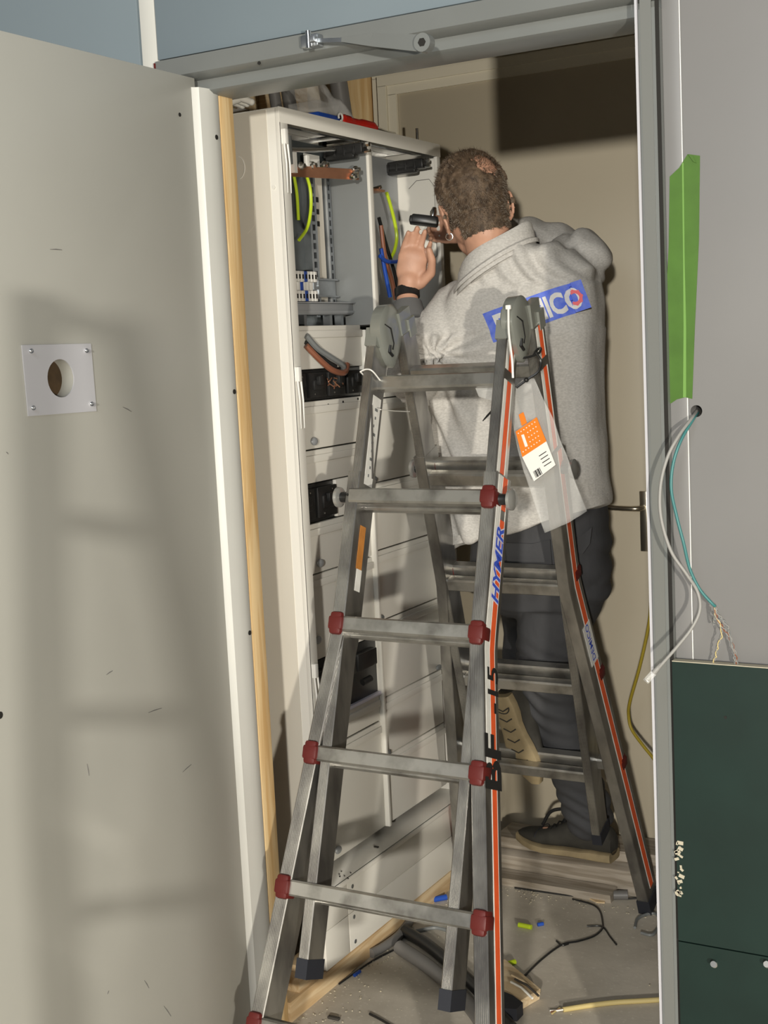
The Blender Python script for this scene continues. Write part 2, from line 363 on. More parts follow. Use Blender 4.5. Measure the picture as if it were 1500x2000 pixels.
# door_2: closed cream door in the back wall, with casing
d2 = struct(MB().mm((-1.915, YB-0.022, 0.05), (-1.085, YB+0.02, 2.296), 0.002).build('door_2', M['creamdoor']))
hp = on(1258, 990, 'y', YB-0.022)
pl = MB().mm((hp.x-0.011, YB-0.030, hp.z-0.125), (hp.x+0.011, YB-0.022, hp.z+0.045), 0.002).build('handle_plate', M['brass'], d2)
MB().tube(smoothpath([(hp.x, YB-0.03, hp.z), (hp.x, YB-0.055, hp.z), (hp.x-0.02, YB-0.066, hp.z), (hp.x-0.06, YB-0.066, hp.z+0.001), (hp.x-0.115, YB-0.062, hp.z+0.003)], 5),
          [0.008]*10+[0.0075]*5+[0.007]*6, 12).build('lever_handle', M['brass'], d2)
for k, (x0, z1, y0) in enumerate(((-2.000, 2.372, 0.020), (-1.975, 2.348, 0.034), (-1.945, 2.318, 0.026))):
    y = YB-y0-0.002*k; zz = [2.372, 2.345, 2.318][k]
    t = MB(); wd = 0.028
    t.mm((x0, y, 0.0), (x0+wd, YB+0.004, zz-wd+0.001)); t.mm((x0, y, zz-wd), (-1.02, YB+0.004, zz))
    struct(t.build('trim_%d' % (5+k), M['creamtrim']))
struct(MB().mm((-1.916, YB-0.0225, 2.2965), (-1.085, YB-0.002, 2.300)).mm((-1.916, YB-0.004, 0.035), (-1.085, YB+0.001, 0.05)).build('trim_8', M['dark']))

# pine studs
tag(MB().mm((XL-0.09, YF+0.060, 0), (XL+0.001, YF+0.108, 2.70), 0.001).build('pine_stud', M['pine']), 'long pale pine stud standing right behind the left jamb of the steel frame', 'stud')
tag(MB().mm((-2.085, YB-0.03, 0), (-2.012, YB, 2.95), 0.001).build('pine_stud', M['pine']), 'pale pine board on the back wall above the far end of the cabinet', 'stud')

# ------------------------------------------------------------ electrical cabinet
XC = -1.690; Y0, Y1 = 2.589, 3.391; Z0, Z1 = 0.250, 2.100; XBK = -1.945
cb = empty('electrical_cabinet', (-1.82, 2.99, 0))
tag(cb, 'tall white open electrical distribution cabinet with exposed wiring, behind the ladder', 'electrical cabinet')
sh = MB()
sh.mm((XBK, Y0, Z0), (XC, Y0+0.004, Z1), 0.0008)                      # near side
sh.mm((XC-0.012, Y0, Z0), (XC, Y0+0.034, Z1), 0.001)                  # near front rim
sh.mm((XBK, Y0, Z1-0.004), (XC, Y0+0.05, Z1), 0.0008); sh.mm((XBK, Y0, Z1-0.004), (XBK+0.02, Y1, Z1)); sh.mm((XC-0.09, Y0, Z1-0.004), (XC, Y1, Z1), 0.0008)
sh.mm((XBK, Y1-0.05, Z1-0.004), (XC, Y1, Z1), 0.0008); sh.mm((XBK, 2.99, Z1-0.004), (XC, 3.03, Z1-0.001))
sh.mm((XC-0.0025, Y0-0.0005, Z1-0.034), (XC+0.0008, Y1+0.0005, Z1+0.0005), 0.0006)                 # top front lip
sh.mm((XBK, Y1-0.004, Z0), (XC, Y1, Z1), 0.0008)
sh.mm((XC-0.010, Y1-0.022, Z0), (XC, Y1, Z1-0.03), 0.001)
sh.build('shell', M['cab'], cb)
MB().mm((XBK+0.001, Y0-0.0015, Z0+0.001), (XC-0.034, Y0+0.0015, Z1-0.003)).build('side_panel', M['cabside'], cb)
MB().mm((XBK-0.004, Y0, Z0), (XBK, Y1, Z1)).build('back_panel', M['greysheet'], cb)
XB = XC-0.135
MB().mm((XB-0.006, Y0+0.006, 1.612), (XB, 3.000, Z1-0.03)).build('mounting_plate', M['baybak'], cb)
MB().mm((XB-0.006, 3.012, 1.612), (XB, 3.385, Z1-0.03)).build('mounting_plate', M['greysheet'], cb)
# knock-out outline on the near side
oct_ = [on(a, b, 'y', Y0-0.0015) for a, b in ((452, 285), (484, 285), (497, 300), (497, 440), (484, 456), (452, 456))]
MB().prism(oct_, (0, -0.0008, 0)).build('knockout_plate', M['cabside'], cb)
c_ = on(464, 328, 'y', Y0-0.003)
MB().tube([c_+V((0.020*math.cos(t), 0, 0.026*math.sin(t))) for t in [math.radians(-75+i*10) for i in range(16)]], 0.0008, 6).build('knockout_ring', M['white'], cb)
for a, b in ((535, 366), (505, 1480)):
    p = on(a, b, 'y', Y0-0.0015); MB().cyl(p, p+V((0, -0.0015, 0)), 0.004, 14).build('side_button', M['cab'], cb)
# latch clips on the near rim
for z in (2.035, 1.50, 0.80):
    g = MB().box((XC+0.004, Y0+0.013, z), (0.012, 0.014, 0.034), 0.002)
    for dy in (0.006, 0.020): g.tube([(XC+0.006, Y0+dy, z-0.015), (XC+0.008, Y0+dy+0.002, z-0.06), (XC+0.006, Y0+dy+0.004, z-0.125)], [0.0026, 0.0022, 0.001], 8)
    g.build('hinge_clip', M['white'], cb)
# inner roof frames with bright edges
g = MB()
for ya, yb in ((Y0+0.05, 2.985), (3.025, Y1-0.05)):
    g.mm((XBK+0.02, ya, Z1-0.022), (XC-0.02, ya+0.012, Z1-0.010)); g.mm((XBK+0.02, yb-0.012, Z1-0.022), (XC-0.02, yb, Z1-0.010))
    g.mm((XC-0.045, ya, Z1-0.030), (XC-0.033, yb, Z1-0.010)); g.mm((XBK+0.10, ya, Z1-0.030), (XBK+0.112, yb, Z1-0.010))
g.build('roof_frame', M['chrome'], cb)
g = MB()
for ya, yb in ((2.67, 2.95), (3.06, 3.33)): g.mm((XBK+0.04, ya, Z1-0.004), (XBK+0.085, yb, Z1-0.001)); g.mm((XC-0.14, ya, Z1-0.014), (XC-0.10, yb, Z1-0.010))
g.build('gland_plate', M['cab'], cb)
for xc_, y, ln in ((XC-0.058, 2.972, 0.115), (XC-0.085, 3.345, 0.120)):
    g = MB().box((xc_, y, Z1-0.052), (ln, 0.030, 0.026), 0.004).box((xc_-0.008, y-0.004, Z1-0.066), (ln*0.75, 0.026, 0.018), 0.006)
    for k in range(4): g.box((xc_+ln*0.3-k*0.028, y-0.016, Z1-0.056), (0.006, 0.006, 0.022), 0.001)
    g.build('cable_clamp', M['black'], cb)
    MB().cyl((xc_+ln*0.5, y, Z1-0.044), (xc_+ln*0.5+0.014, y, Z1-0.044), 0.006, 6).cyl((xc_+ln*0.5, y, Z1-0.060), (xc_+ln*0.5+0.016, y, Z1-0.060), 0.0045, 6).build('clamp_bolt', M['chrome'], cb)
# partition between the two bays
pt_ = MB().mm((XB, 3.003, 1.612), (XC-0.012, 3.008, Z1-0.035), 0.0006).build('partition_panel', M['partition'], cb)
MB().mm((XC-0.016, 3.002, 1.612), (XC-0.008, 3.020, Z1-0.035), 0.001).build('partition_edge', M['cab'], pt_)
# right bay inner side plate, knock-out line
g = MB(); rp = [(XC-0.10, 1.99), (XC-0.075, 2.01), (XC-0.035, 2.01), (XC-0.02, 1.99), (XC-0.02, 1.80), (XC-0.05, 1.775), (XC-0.09, 1.775)]
g.tube([V((a, Y1-0.005, b)) for a, b in rp], 0.0008, 5)
g.build('knockout_line', M['conduit'], cb)
# perforated mounting rail, rear strip
def perf_rail(y, x, z0, z1, wdt=0.016):
    r = MB(); n = int((z1-z0)/0.022)
    r.mm((x, y-wdt, z0), (x+0.003, y-wdt*0.45, z1)); r.mm((x, y+wdt*0.45, z0), (x+0.003, y+wdt, z1))
    for i in range(n+1): zc = z0+i*(z1-z0)/n; r.mm((x, y-wdt*0.5, zc-0.004), (x+0.003, y+wdt*0.5, zc+0.004))
    r.mm((x-0.02, y-wdt, z0), (x, y-wdt+0.002, z1)); r.mm((x-0.02, y+wdt-0.002, z0), (x, y+wdt, z1))
    return r
perf_rail(2.895, XB+0.018, 1.64, 1.985).build('perforated_rail', M['galv'], cb)
perf_rail(2.985, XB+0.012, 1.64, 2.02, 0.010).build('perforated_rail', M['galv'], cb)
perf_rail(3.045, XB+0.04, 1.62, 2.04, 0.012).build('perforated_rail', M['galv'], cb)
cs_ = MB().mm((XB+0.002, 2.920, 1.66), (XB+0.006, 2.968, 1.99)).build('cover_strip', M['cabside'], cb)
for z in (1.925, 1.895, 1.865): MB().mm((XB+0.0061, 2.935, z), (XB+0.0072, 2.946, z+0.013)).build('strip_slot', M['dark'], cs_)
# copper busbar, bolts
bz = 1.985
bus = MB().mm((XB+0.035, 2.64, bz-0.012), (XB+0.040, 2.78, bz+0.012)).loft([[V((XB+0.035+t*0.075+dx, 2.78+t*0.19, bz+dz)) for dx, dz in ((0, -0.013), (0.005, -0.013), (0.005, 0.013), (0, 0.013))] for t in (0, 0.3, 1)]).build('busbar', M['copper'], cb)
bus2 = MB().mm((XB+0.02, 3.06, 1.955), (XB+0.10, 3.13, 1.961), 0.001).build('busbar', M['copper'], cb)
for c in ((XB+0.105, 2.955, bz+0.010), (XB+0.105, 2.945, bz-0.006), (XB+0.042, 2.80, bz+0.012), (XB+0.050, 2.84, bz+0.016), (XB+0.06, 2.88, bz+0.02)):
    MB().cyl(c, V(c)+V((0.022, 0, 0)), 0.006, 6).cyl(V(c)+V((0.008, 0, 0)), V(c)+V((0.013, 0, 0)), 0.010, 14).build('busbar_bolt', M['chrome'], bus)
for c in ((XB+0.05, 3.08, 1.962), (XB+0.075, 3.10, 1.962)): MB().cyl(c, V(c)+V((0, 0, 0.02)), 0.006, 6).cyl(c, V(c)+V((0.03, 0, 0.004)), 0.005, 6).build('busbar_bolt', M['chrome'], bus2)
for a_, b_ in (((XB+0.040, 2.775, bz-0.005), (XB+0.050, 2.788, bz+0.05)), ((XB+0.046, 2.825, bz), (XB+0.056, 2.835, bz+0.04)), ((XB+0.01, 2.88, bz+0.01), (XB+0.014, 2.95, bz+0.055))): MB().mm(a_, b_).build('busbar_holder', M['white'], cb)
MB().tube([(XB+0.06, 2.735, Z1-0.04), (XB+0.06, 2.735, bz+0.01)], 0.010, 12).build('support_rod', M['greyins'], cb)
MB().tube([(XB+0.05, 2.74, Z1-0.07), (XB+0.06, 2.86, Z1-0.06), (XB+0.07, 2.93, Z1-0.052)], 0.006, 10).build('tie_rod', M['chrome'], cb)
# earth wires
def wire(pts, r, m, nm='wire', par=None, n=8): return MB().tube(smoothpath(pts, 6), r, n).build(nm, m, par)
X1 = XC-0.085
wire([on(597, 338, 'x', X1), on(606, 370, 'x', X1), on(607, 410, 'x', X1), on(600, 445, 'x', X1), on(584, 469, 'x', X1)], 0.0042, M['yg'], 'earth_wire', cb)
X1 = XC-0.11
wire([on(574, 342, 'x', X1), on(580, 380, 'x', X1), on(583, 430, 'x', X1)], 0.004, M['yg'], 'earth_wire', cb)
X1 = XC-0.06
wire([on(755, 376, 'x', X1), on(761, 395, 'x', X1), on(770, 430, 'x', X1), on(775, 462, 'x', X1), on(771, 488, 'x', X1), on(764, 503, 'x', X1)], 0.0048, M['yg'], 'earth_wire', cb)
X1 = XC-0.05
wire([on(744, 440, 'x', X1), on(752, 500, 'x', X1), on(765, 545, 'x', X1), on(773, 585, 'x', X1)], 0.006, M['brown'], 'phase_wire', cb)
wire([on(740, 425, 'x', X1-.01), on(755, 480, 'x', X1-.01), on(770, 530, 'x', X1-.01), on(780, 580, 'x', X1-.01)], 0.005, M['black'], 'phase_wire', cb)
wire([on(744, 485, 'x', X1), on(752, 530, 'x', X1), on(762, 580, 'x', X1)], 0.0055, M['blueins'], 'neutral_wire', cb)
wire([on(742, 500, 'x', X1+.02), on(755, 510, 'x', X1+.02), on(775, 511, 'x', X1+.02), on(800, 505, 'x', X1+.02)], 0.0055, M['blueins'], 'neutral_wire', cb)
MB().mm((XB+0.012, 2.66, 1.690), (XB+0.018, 2.985, 1.728)).mm((XB+0.012, 2.66, 1.728), (XB+0.030, 2.985, 1.732)).mm((XB+0.012, 2.66, 1.686), (XB+0.030, 2.985, 1.690)).build('din_rail', M['galv'], cb)
xt = XB+0.052
for i in range(7):
    y = 2.752+i*0.0145; m_ = M['blueins'] if i == 3 else M['white']
    t_ = MB().box((xt-0.018, y, 1.733), (0.038, 0.0135, 0.026), 0.0015).box((xt-0.018, y, 1.686), (0.038, 0.0135, 0.026), 0.0015).box((xt-0.026, y, 1.710), (0.028, 0.0125, 0.074), 0.001).build('terminal_block', m_, cb)
    MB().mm((xt+0.0005, y-0.003, 1.727), (xt+0.0018, y+0.003, 1.738)).build('terminal_slot', M['dark'], t_); MB().mm((xt+0.0005, y-0.003, 1.680), (xt+0.0018, y+0.003, 1.691)).build('terminal_slot', M['dark'], t_)
MB().mm((XB+0.01, 2.63, 1.640), (XB+0.06, 3.000, 1.668), 0.002).mm((XB+0.06, 2.63, 1.644), (XB+0.063, 3.0, 1.650)).mm((XB+0.01, 2.63, 1.668), (XB+0.068, 3.0, 1.671)).build('cable_trunking', M['greysheet'], cb)
for y in (2.78, 2.90, 2.955): MB().mm((XB+0.03, y, 1.612), (XB+0.05, y+0.012, 1.64)).build('bracket', M['galv'], cb)
# inner covers
XP = XC-0.055
def cyz(px, py, x=XP): p = on(px, py, 'x', x); return p.y, p.z
def cover(y0, y1, z0, z1, nm='cover_plate', x=XP):
    c = MB().mm((x-0.012, y0, z0), (x, y1, z1), 0.003).build(nm, M['cab'], cb)
    b = MB().mm((x, y0+0.002, z1-0.030), (x+0.006, y1-0.002, z1-0.012), 0.002).build('cover_ridge', M['cab'], c)
    return c
zt = cyz(600, 636)[1]
zs = [zt, cyz(600, 795)[1], cyz(612, 877)[1], cyz(620, 1040)[1], cyz(628, 1117)[1], cyz(640, 1255)[1], cyz(690, 1385)[1], cyz(690, 1436)[1], 0.272]
print('cover zs', [round(z, 3) for z in zs])
COLS = ((2.628, 3.000), (3.016, 3.372))

# bay 1: alternating plain plates and black device fields
def device_field(y0, y1, z0, z1, n, nm):
    c = MB().mm((XP-0.03, y0, z0), (XP-0.008, y1, z1), 0.001).build(nm, M['black'], cb)
    st = (y1-y0)/n
    for i in range(n):
        yy = y0+st*(i+0.5); zc = (z0+z1)/2
        d = MB().box((XP-0.002, yy, zc), (0.018, st*0.86, (z1-z0)*0.80), 0.002).box((XP+0.008, yy, zc), (0.008, st*0.5, (z1-z0)*0.34), 0.002).build('switch_body', M['black'], c)
        MB().box((XP+0.014, yy, zc+0.01), (0.012, st*0.22, 0.022), 0.002).build('toggle', M['black'], d)
        MB().cyl((XP+0.007, yy-st*0.2, z0+(z1-z0)*0.2), (XP+0.009, yy-st*0.2, z0+(z1-z0)*0.2), 0.0022, 8).cyl((XP+0.007, yy+st*0.2, z1-(z1-z0)*0.2), (XP+0.009, yy+st*0.2, z1-(z1-z0)*0.2), 0.0022, 8).build('clamp_screw', M['chrome'], d)
    return c
ya, yb = COLS[0]
y1b = cyz(655, 940)[0]
cover(ya, yb, zt-0.105, zt, 'cover_plate')
device_field(ya+0.004, yb-0.004, cyz(602, 783)[1], zt-0.107, 4, 'switch_row')
cover(ya, yb, cyz(612, 877)[1], cyz(602, 783)[1]-0.002)
zA, zB_ = cyz(616, 1020)[1], cyz(616, 945)[1]
cover(ya, yb, zB_+0.003, cyz(612, 877)[1]-0.003)
device_field(ya+0.004, y1b, zA, zB_, 2, 'switch_pair')
MB().mm((XP-0.012, y1b+0.002, zA), (XP, yb, zB_), 0.003).build('cover_plate', M['cab'], cb)
cover(ya, yb, cyz(628, 1117)[1], zA-0.003)
zC, zD = cyz(690, 1375)[1], cyz(690, 1262)[1]
cover(ya, yb, zD+0.003, cyz(628, 1117)[1]-0.003)
yd = cyz(745, 1330)[0]
cf = MB().mm((XP-0.03, ya, zC), (XP-0.004, yd, zD), 0.001).build('main_switch_field', M['black'], cb)
for i in range(3): MB().box((XP+0.004, ya+0.05+i*(yd-ya-0.06)/3+0.03, (zC+zD)/2+0.03), (0.022, (yd-ya)/4, 0.045), 0.003).cyl((XP+0.012, ya+0.05+i*(yd-ya-0.06)/3, zC+0.05), (XP+0.02, ya+0.05+i*(yd-ya-0.06)/3+0.03, zC+0.055), 0.009, 12).build('rotary_switch', M['black'], cf)
MB().mm((XP-0.004, ya, zC-0.008), (XP+0.006, yd+0.004, zC)).mm((XP-0.004, yd, zC), (XP+0.006, yd+0.004, zD)).build('field_frame', M['lavender'], cf)
MB().mm((XP-0.012, yd+0.006, zC), (XP, yb, zD), 0.003).build('cover_plate', M['cab'], cb)
cover(ya, yb, cyz(680, 1440)[1], zC-0.010)
cover(ya, yb, 0.272, cyz(680, 1440)[1]-0.004)
# bay 2: plain plates with shallow ridges
for a, b in ((1.42, 1.600), (1.20, 1.417), (1.02, 1.197), (0.83, 1.017), (0.62, 0.827), (0.46, 0.617), (0.272, 0.457)): cover(3.016, 3.368, a, b)
g = MB().mm((XP-0.012, 3.002, 0.27), (XP+0.012, 3.013, 1.60), 0.002).build('bay_post', M['cab'], cb)
for (py, px) in ((862, 614), (1100, 626), (1250, 622), (1660, 661)):
    p = on(px, py, 'x', XP+0.006)
    MB().ball(p, (0.006, 0.014, 0.010)).build('turn_lock', M['greysheet'], cb)
for y, z in ((3.02, 1.20), (3.02, 0.83), (3.02, 0.46), (3.34, 0.62), (3.34, 1.02)): MB().ball((XP+0.006, y, z+0.01), (0.006, 0.016, 0.008)).build('turn_lock', M['greyins'], cb)
# perforations under the switch row
for i in range(4):
    y, z = cyz(612+i*29, 797-i*6); MB().cyl((XP-0.001, y, z), (XP+0.0006, y, z), 0.0035, 10).build('plate_hole', M['dark'], cb)
# thick stripped cables to the switch row
wire([on(598, 655, 'x', XP+.01), on(620, 680, 'x', XP+.02), on(650, 700, 'x', XP+.03), on(668, 712, 'x', XP+.03), on(672, 722, 'x', XP+.02)], 0.0075, M['greyins'], 'supply_cable', cb)
wire([on(598, 675, 'x', XP+.01), on(622, 700, 'x', XP+.025), on(648, 722, 'x', XP+.035), on(672, 728, 'x', XP+.03), on(678, 712, 'x', XP+.02)], 0.0075, M['brown'], 'supply_cable', cb)
wire([on(598, 668, 'x', XP-.0+.005), on(630, 700, 'x', XP+.012), on(655, 716, 'x', XP+.015)], 0.0065, M['black'], 'supply_cable', cb)
g = MB()
for i in range(14):
    p = on(645+random.uniform(-8, 22), 745+random.uniform(-8, 12), 'x', XP+0.012)
    g.tube([p, p+V((random.uniform(-.01, .012), random.uniform(-.016, .016), random.uniform(-.02, .01)))], 0.0014, 5)
g.build('copper_strand', M['copper'], cb)
# bottom ledge and plinth
MB().mm((XBK, Y0, Z0-0.004), (XC+0.004, Y1, Z0), 0.0008).mm((XC, Y0, Z0-0.014), (XC+0.004, Y1, Z0), 0.0006).build('base_sheet', M['cab'], cb)
g = MB()
for i in range(7): p = on(random.uniform(662, 690), random.uniform(1700, 1716), 'z', Z0+0.001); g.box(p, (0.003, 0.002, 0.002))
p = on(735, 1654, 'z', Z0+0.002); g.box(p, (0.012, 0.006, 0.003)); g.build('wire_offcut', M['debris'], cb)
pz = 0.245; mid = 0.150
pl_ = MB().mm((XC-0.014, Y0+0.004, mid+0.001), (XC-0.004, 2.705, pz-0.012), 0.001).mm((XC-0.014, 2.7065, mid+0.001), (XC-0.004, Y1, pz-0.012), 0.001).mm((XC-0.014, Y0+0.004, 0.052), (XC-0.004, 2.705, mid-0.001), 0.001).mm((XC-0.014, 2.7065, 0.052), (XC-0.004, Y1, mid-0.001), 0.001).build('plinth_panel', M['cab'], cb)
for y in (2.73,):
    for z in (0.215, 0.165, 0.135, 0.07): MB().cyl((XC-0.005, y, z), (XC-0.0028, y, z), 0.0055, 12).build('plinth_screw', M['galv'], pl_)
tag(MB().mm((XC-0.045, 2.425, 0), (XC-0.002, 3.40, 0.050), 0.001).mm((XBK, 2.425, 0), (XC-0.045, 2.47, 0.05)).build('pine_batten', M['pineH']), 'raw pine batten on the concrete floor under the cabinet plinth', 'batten')
tag(MB().mm((-1.735, 2.475, 0.05), (-1.698, 2.583, 0.118), 0.001).build('wood_block', M['pineH']), 'pale offcut block of pine on the batten at the cabinet foot', 'wood block')

# ------------------------------------------------------------ things lying on top of the cabinet
ZT2 = Z1+0.001
def crumple(pts_grid, m, nm, label, cat, amp=0.02, sub=10, seed=0):
    """wrinkled film over a coarse control grid"""
    nr = len(pts_grid); nc = len(pts_grid[0]); vs = []; fs = []
    R = (nr-1)*sub; C_ = (nc-1)*sub
    for i in range(R+1):
        for j in range(C_+1):
            a = min(i/sub, nr-1-1e-6); b = min(j/sub, nc-1-1e-6); ia, jb = int(a), int(b); fa, fb = a-ia, b-jb
            p = (V(pts_grid[ia][jb])*(1-fa)+V(pts_grid[ia+1][jb])*fa)*(1-fb)+(V(pts_grid[ia][jb+1])*(1-fa)+V(pts_grid[ia+1][jb+1])*fa)*fb
            q = p*16+V((seed, seed, seed)); n_ = noise.noise_vector(q)+noise.noise_vector(q*2.3)*0.5
            vs.append(p+n_*amp)
    for i in range(R):
        for j in range(C_): k = i*(C_+1)+j; fs.append((k, k+1, k+C_+2, k+C_+1))
    g = MB(); g.add(vs, fs); o = g.build(nm, m, angle=60)
    s = o.modifiers.new('s', 'SOLIDIFY'); s.thickness = 0.0006
    if label: tag(o, label, cat)
    return o
crumple([[(-1.86, 2.97, ZT2+0.03), (-1.84, 3.12, ZT2+0.03), (-1.80, 3.27, ZT2+0.03)],
         [(-1.90, 2.97, ZT2+0.12), (-1.88, 3.10, ZT2+0.14), (-1.83, 3.24, ZT2+0.05)],
         [(-1.92, 3.0, ZT2+0.25), (-1.93, 3.08, ZT2+0.22), (-1.90, 3.20, ZT2+0.08)]], M['clearwrap'], 'plastic_bag', 'crumpled clear plastic bag standing on the cabinet behind the red handled tool', 'plastic bag', 0.018, 10, 3)
crumple([[(-1.93, 2.62, ZT2+0.008), (-1.90, 2.72, ZT2+0.008), (-1.86, 2.85, ZT2+0.008)],
         [(-1.93, 2.60, ZT2+0.03), (-1.92, 2.72, ZT2+0.055), (-1.88, 2.86, ZT2+0.035)],
         [(-1.98, 2.60, ZT2+0.02), (-1.97, 2.72, ZT2+0.06), (-1.93, 2.88, ZT2+0.05)]], M['hazywrap'], 'plastic_sheet', 'hazy plastic sheet lying on the near end of the cabinet top', 'plastic sheet', 0.005, 8, 9)
# red handled stripping tool
tl = empty('cable_knife', (-1.72, 3.10, ZT2))
tag(tl, 'cable tool with a red grip lying near the front edge of the cabinet top', 'tool')
ax = [on(a, b, 'x', -1.73) for a, b in ((668, 225), (680, 230), (700, 235), (720, 240), (733, 240))]
zb = ZT2+0.0165-ax[2].z
ax = [p+V((0, 0, 0)) for p in ax]
ax = [V((p.x, p.y, ZT2+0.016)) for p in ax]
MB().tube(smoothpath(ax, 4), [0.014]*5+[0.011]*4+[0.0135]*6+[0.008]*2, 14).tube([ax[0]+V((0, 0, -0.006)), ax[0]+V((0, -0.006, 0.010))], [0.013, 0.012], 12).build('grip', M['red'], tl)
MB().tube([ax[-1], ax[-1]+V((0.0, 0.06, -0.004)), ax[-1]+V((0, 0.10, -0.006))], [0.006, 0.005, 0.007], 8).build('blade', M['chrome'], tl)
MB().cyl(ax[0]+V((0, -0.016, -0.003)), ax[0]+V((0, -0.002, -0.003)), 0.008, 14).build('collar', M['black'], tl)
tag(MB().tube([V((-1.705, ax[0].y-0.05, ZT2+0.004))+V((0, 0.009*math.cos(t), 0.010+0.009*math.sin(t))) for t in [math.radians(i*30-90) for i in range(11)]], 0.0026, 8).build('cable_clip', M['white']), 'small white round cable clip beside the red tool grip on the cabinet', 'clip')
bx_ = empty('parts_box', (-1.76, 2.82, ZT2)); tag(bx_, 'small clear parts box with a blue bottom on the cabinet top edge', 'box')
MB().mm((-1.80, 2.80, ZT2), (-1.715, 2.90, ZT2+0.018), 0.002).build('tray', M['blueins'], bx_)
MB().mm((-1.80, 2.80, ZT2+0.018), (-1.715, 2.90, ZT2+0.045), 0.002).build('lid', M['hazywrap'], bx_)
for i, (px_, x, r, mm_) in enumerate(((540, -1.97, 0.015, 'conduit'), (568, -1.97, 0.018, 'conduit'), (672, -1.98, 0.026, 'conduit'))):
    y = on(px_, 185, 'x', x).y
    pts = [(x, y, 1.95), (x, y+0.005, 2.12), (x-0.01, y+0.0, 2.25), (x-0.02, y-0.02, 2.45), (x-0.02, y-0.03, 2.7)]
    lab = ('thin grey conduit rising behind the cabinet, nearest the pine stud', 'grey conduit with a shiny side rising behind the cabinet middle', 'thick dark grey conduit rising behind the far end of the cabinet')[i]
    tag(MB().tube(smoothpath(pts, 5), r, 14).build('conduit', M[mm_]), lab, 'conduit', 'conduits behind the cabinet')
g = MB()
g.mm((-2.249, 2.5, 2.02), (-2.235, 3.59, 2.9))
for i in range(9): g.mm((-2.235, 2.62+i*0.10, 2.02), (-2.205, 2.65+i*0.10, 2.9))
tag(g.build('plywood_backing', M['ply']), 'pale slatted plywood backing on the closet wall above the cabinet', 'backing board')
gl = MB(); 
for k in range(3):
    p = V((-1.83-0.02*k, 2.605+0.01*k, ZT2+0.03)); gl.limb([p, p+V((0.03, 0.0, 0.004)), p+V((0.055, 0.003, -0.008))], [0.010, 0.009, 0.008], 10)
tag(gl.build('glove', M['glovewhite']), 'white work glove lying beside the pine stud on the cabinet top', 'glove')
tag(MB().cyl((-1.74, 3.355, ZT2), (-1.74, 3.355, ZT2+0.045), 0.004, 10).build('threaded_rod', M['chrome']), 'short steel threaded rod standing up from the far cabinet top', 'rod')

# ------------------------------------------------------------ door closer arm on the frame head
da = empty('door_closer_arm', on(600, 80, 'y', YF-0.03)); tag(da, 'grey steel door closer arm fixed to the frame head above the opening', 'door closer')
a0 = on(606, 80, 'y', YF-0.035); a1 = on(650, 78, 'y', YF-0.04); a2 = on(730, 78, 'y', YF-0.055); a3 = on(828, 85, 'y', YF-0.075)
MB().box(a0+V((0, 0.006, 0)), (0.040, 0.022, 0.024), 0.003).box(a0+V((0.01, -0.006, 0)), (0.018, 0.02, 0.012), 0.002).build('bracket', M['galv'], da)
MB().cyl(a0+V((0.004, -0.012, -0.016)), a0+V((0.004, -0.012, 0.016)), 0.006, 12).build('pivot_pin', M['chrome'], da)
def flat(a, b, wa, wb, th): 
    dn = (b-a).normalized(); up = V((0, 0, 1)); up = (up-dn*up.dot(dn)).normalized(); sd = dn.cross(up)
    return MB().loft([[p+up*s1*w_/2+sd*s2*th/2 for s1, s2 in ((-1, -1), (1, -1), (1, 1), (-1, 1))] for p, w_ in ((a, wa), (b, wb))])
flat(a0, a1+(a2-a1)*0.3, 0.007, 0.008, 0.008).build('rod', M['galv'], da)
g = flat(a1+(a2-a1)*0.25, a2, 0.008, 0.024, 0.009); g2 = flat(a2, a3, 0.024, 0.030, 0.009); g.add(g2.v, g2.f); g.build('arm', M['steelframe'], da)
MB().cyl(a3+V((0.002, 0.008, 0)), a3+V((0.002, -0.012, 0)), 0.0165, 24).build('arm_socket', M['steelframe'], da)
MB().cyl(a3+V((0.002, -0.0118, 0)), a3+V((0.002, -0.0128, 0)), 0.008, 6).build('socket_hole', M['dark'], da)
p = on(506, 123, 'y', YF-0.018); MB().cyl(p+V((0, -.0008, 0)), p+V((0, 0.001, 0)), 0.0035, 8).build('frame_hole', M['dark'], fr)

# ------------------------------------------------------------ text and decals
def text_geo(s, size, bold=0.0, shear=0.0, spacing=1.0):
    c = D.curves.new('t', 'FONT'); c.body = s; c.size = size; c.offset = bold*size; c.shear = shear; c.space_character = spacing
    c.resolution_u = 3
    o = D.objects.new('t', c); COL.objects.link(o); bpy.context.view_layer.update()
    me = D.meshes.new_from_object(o.evaluated_get(bpy.context.evaluated_depsgraph_get()))
    vs = [v.co.copy() for v in me.vertices]; fs = [tuple(p.vertices) for p in me.polygons]
    D.objects.remove(o, do_unlink=True); D.meshes.remove(me); return vs, fs

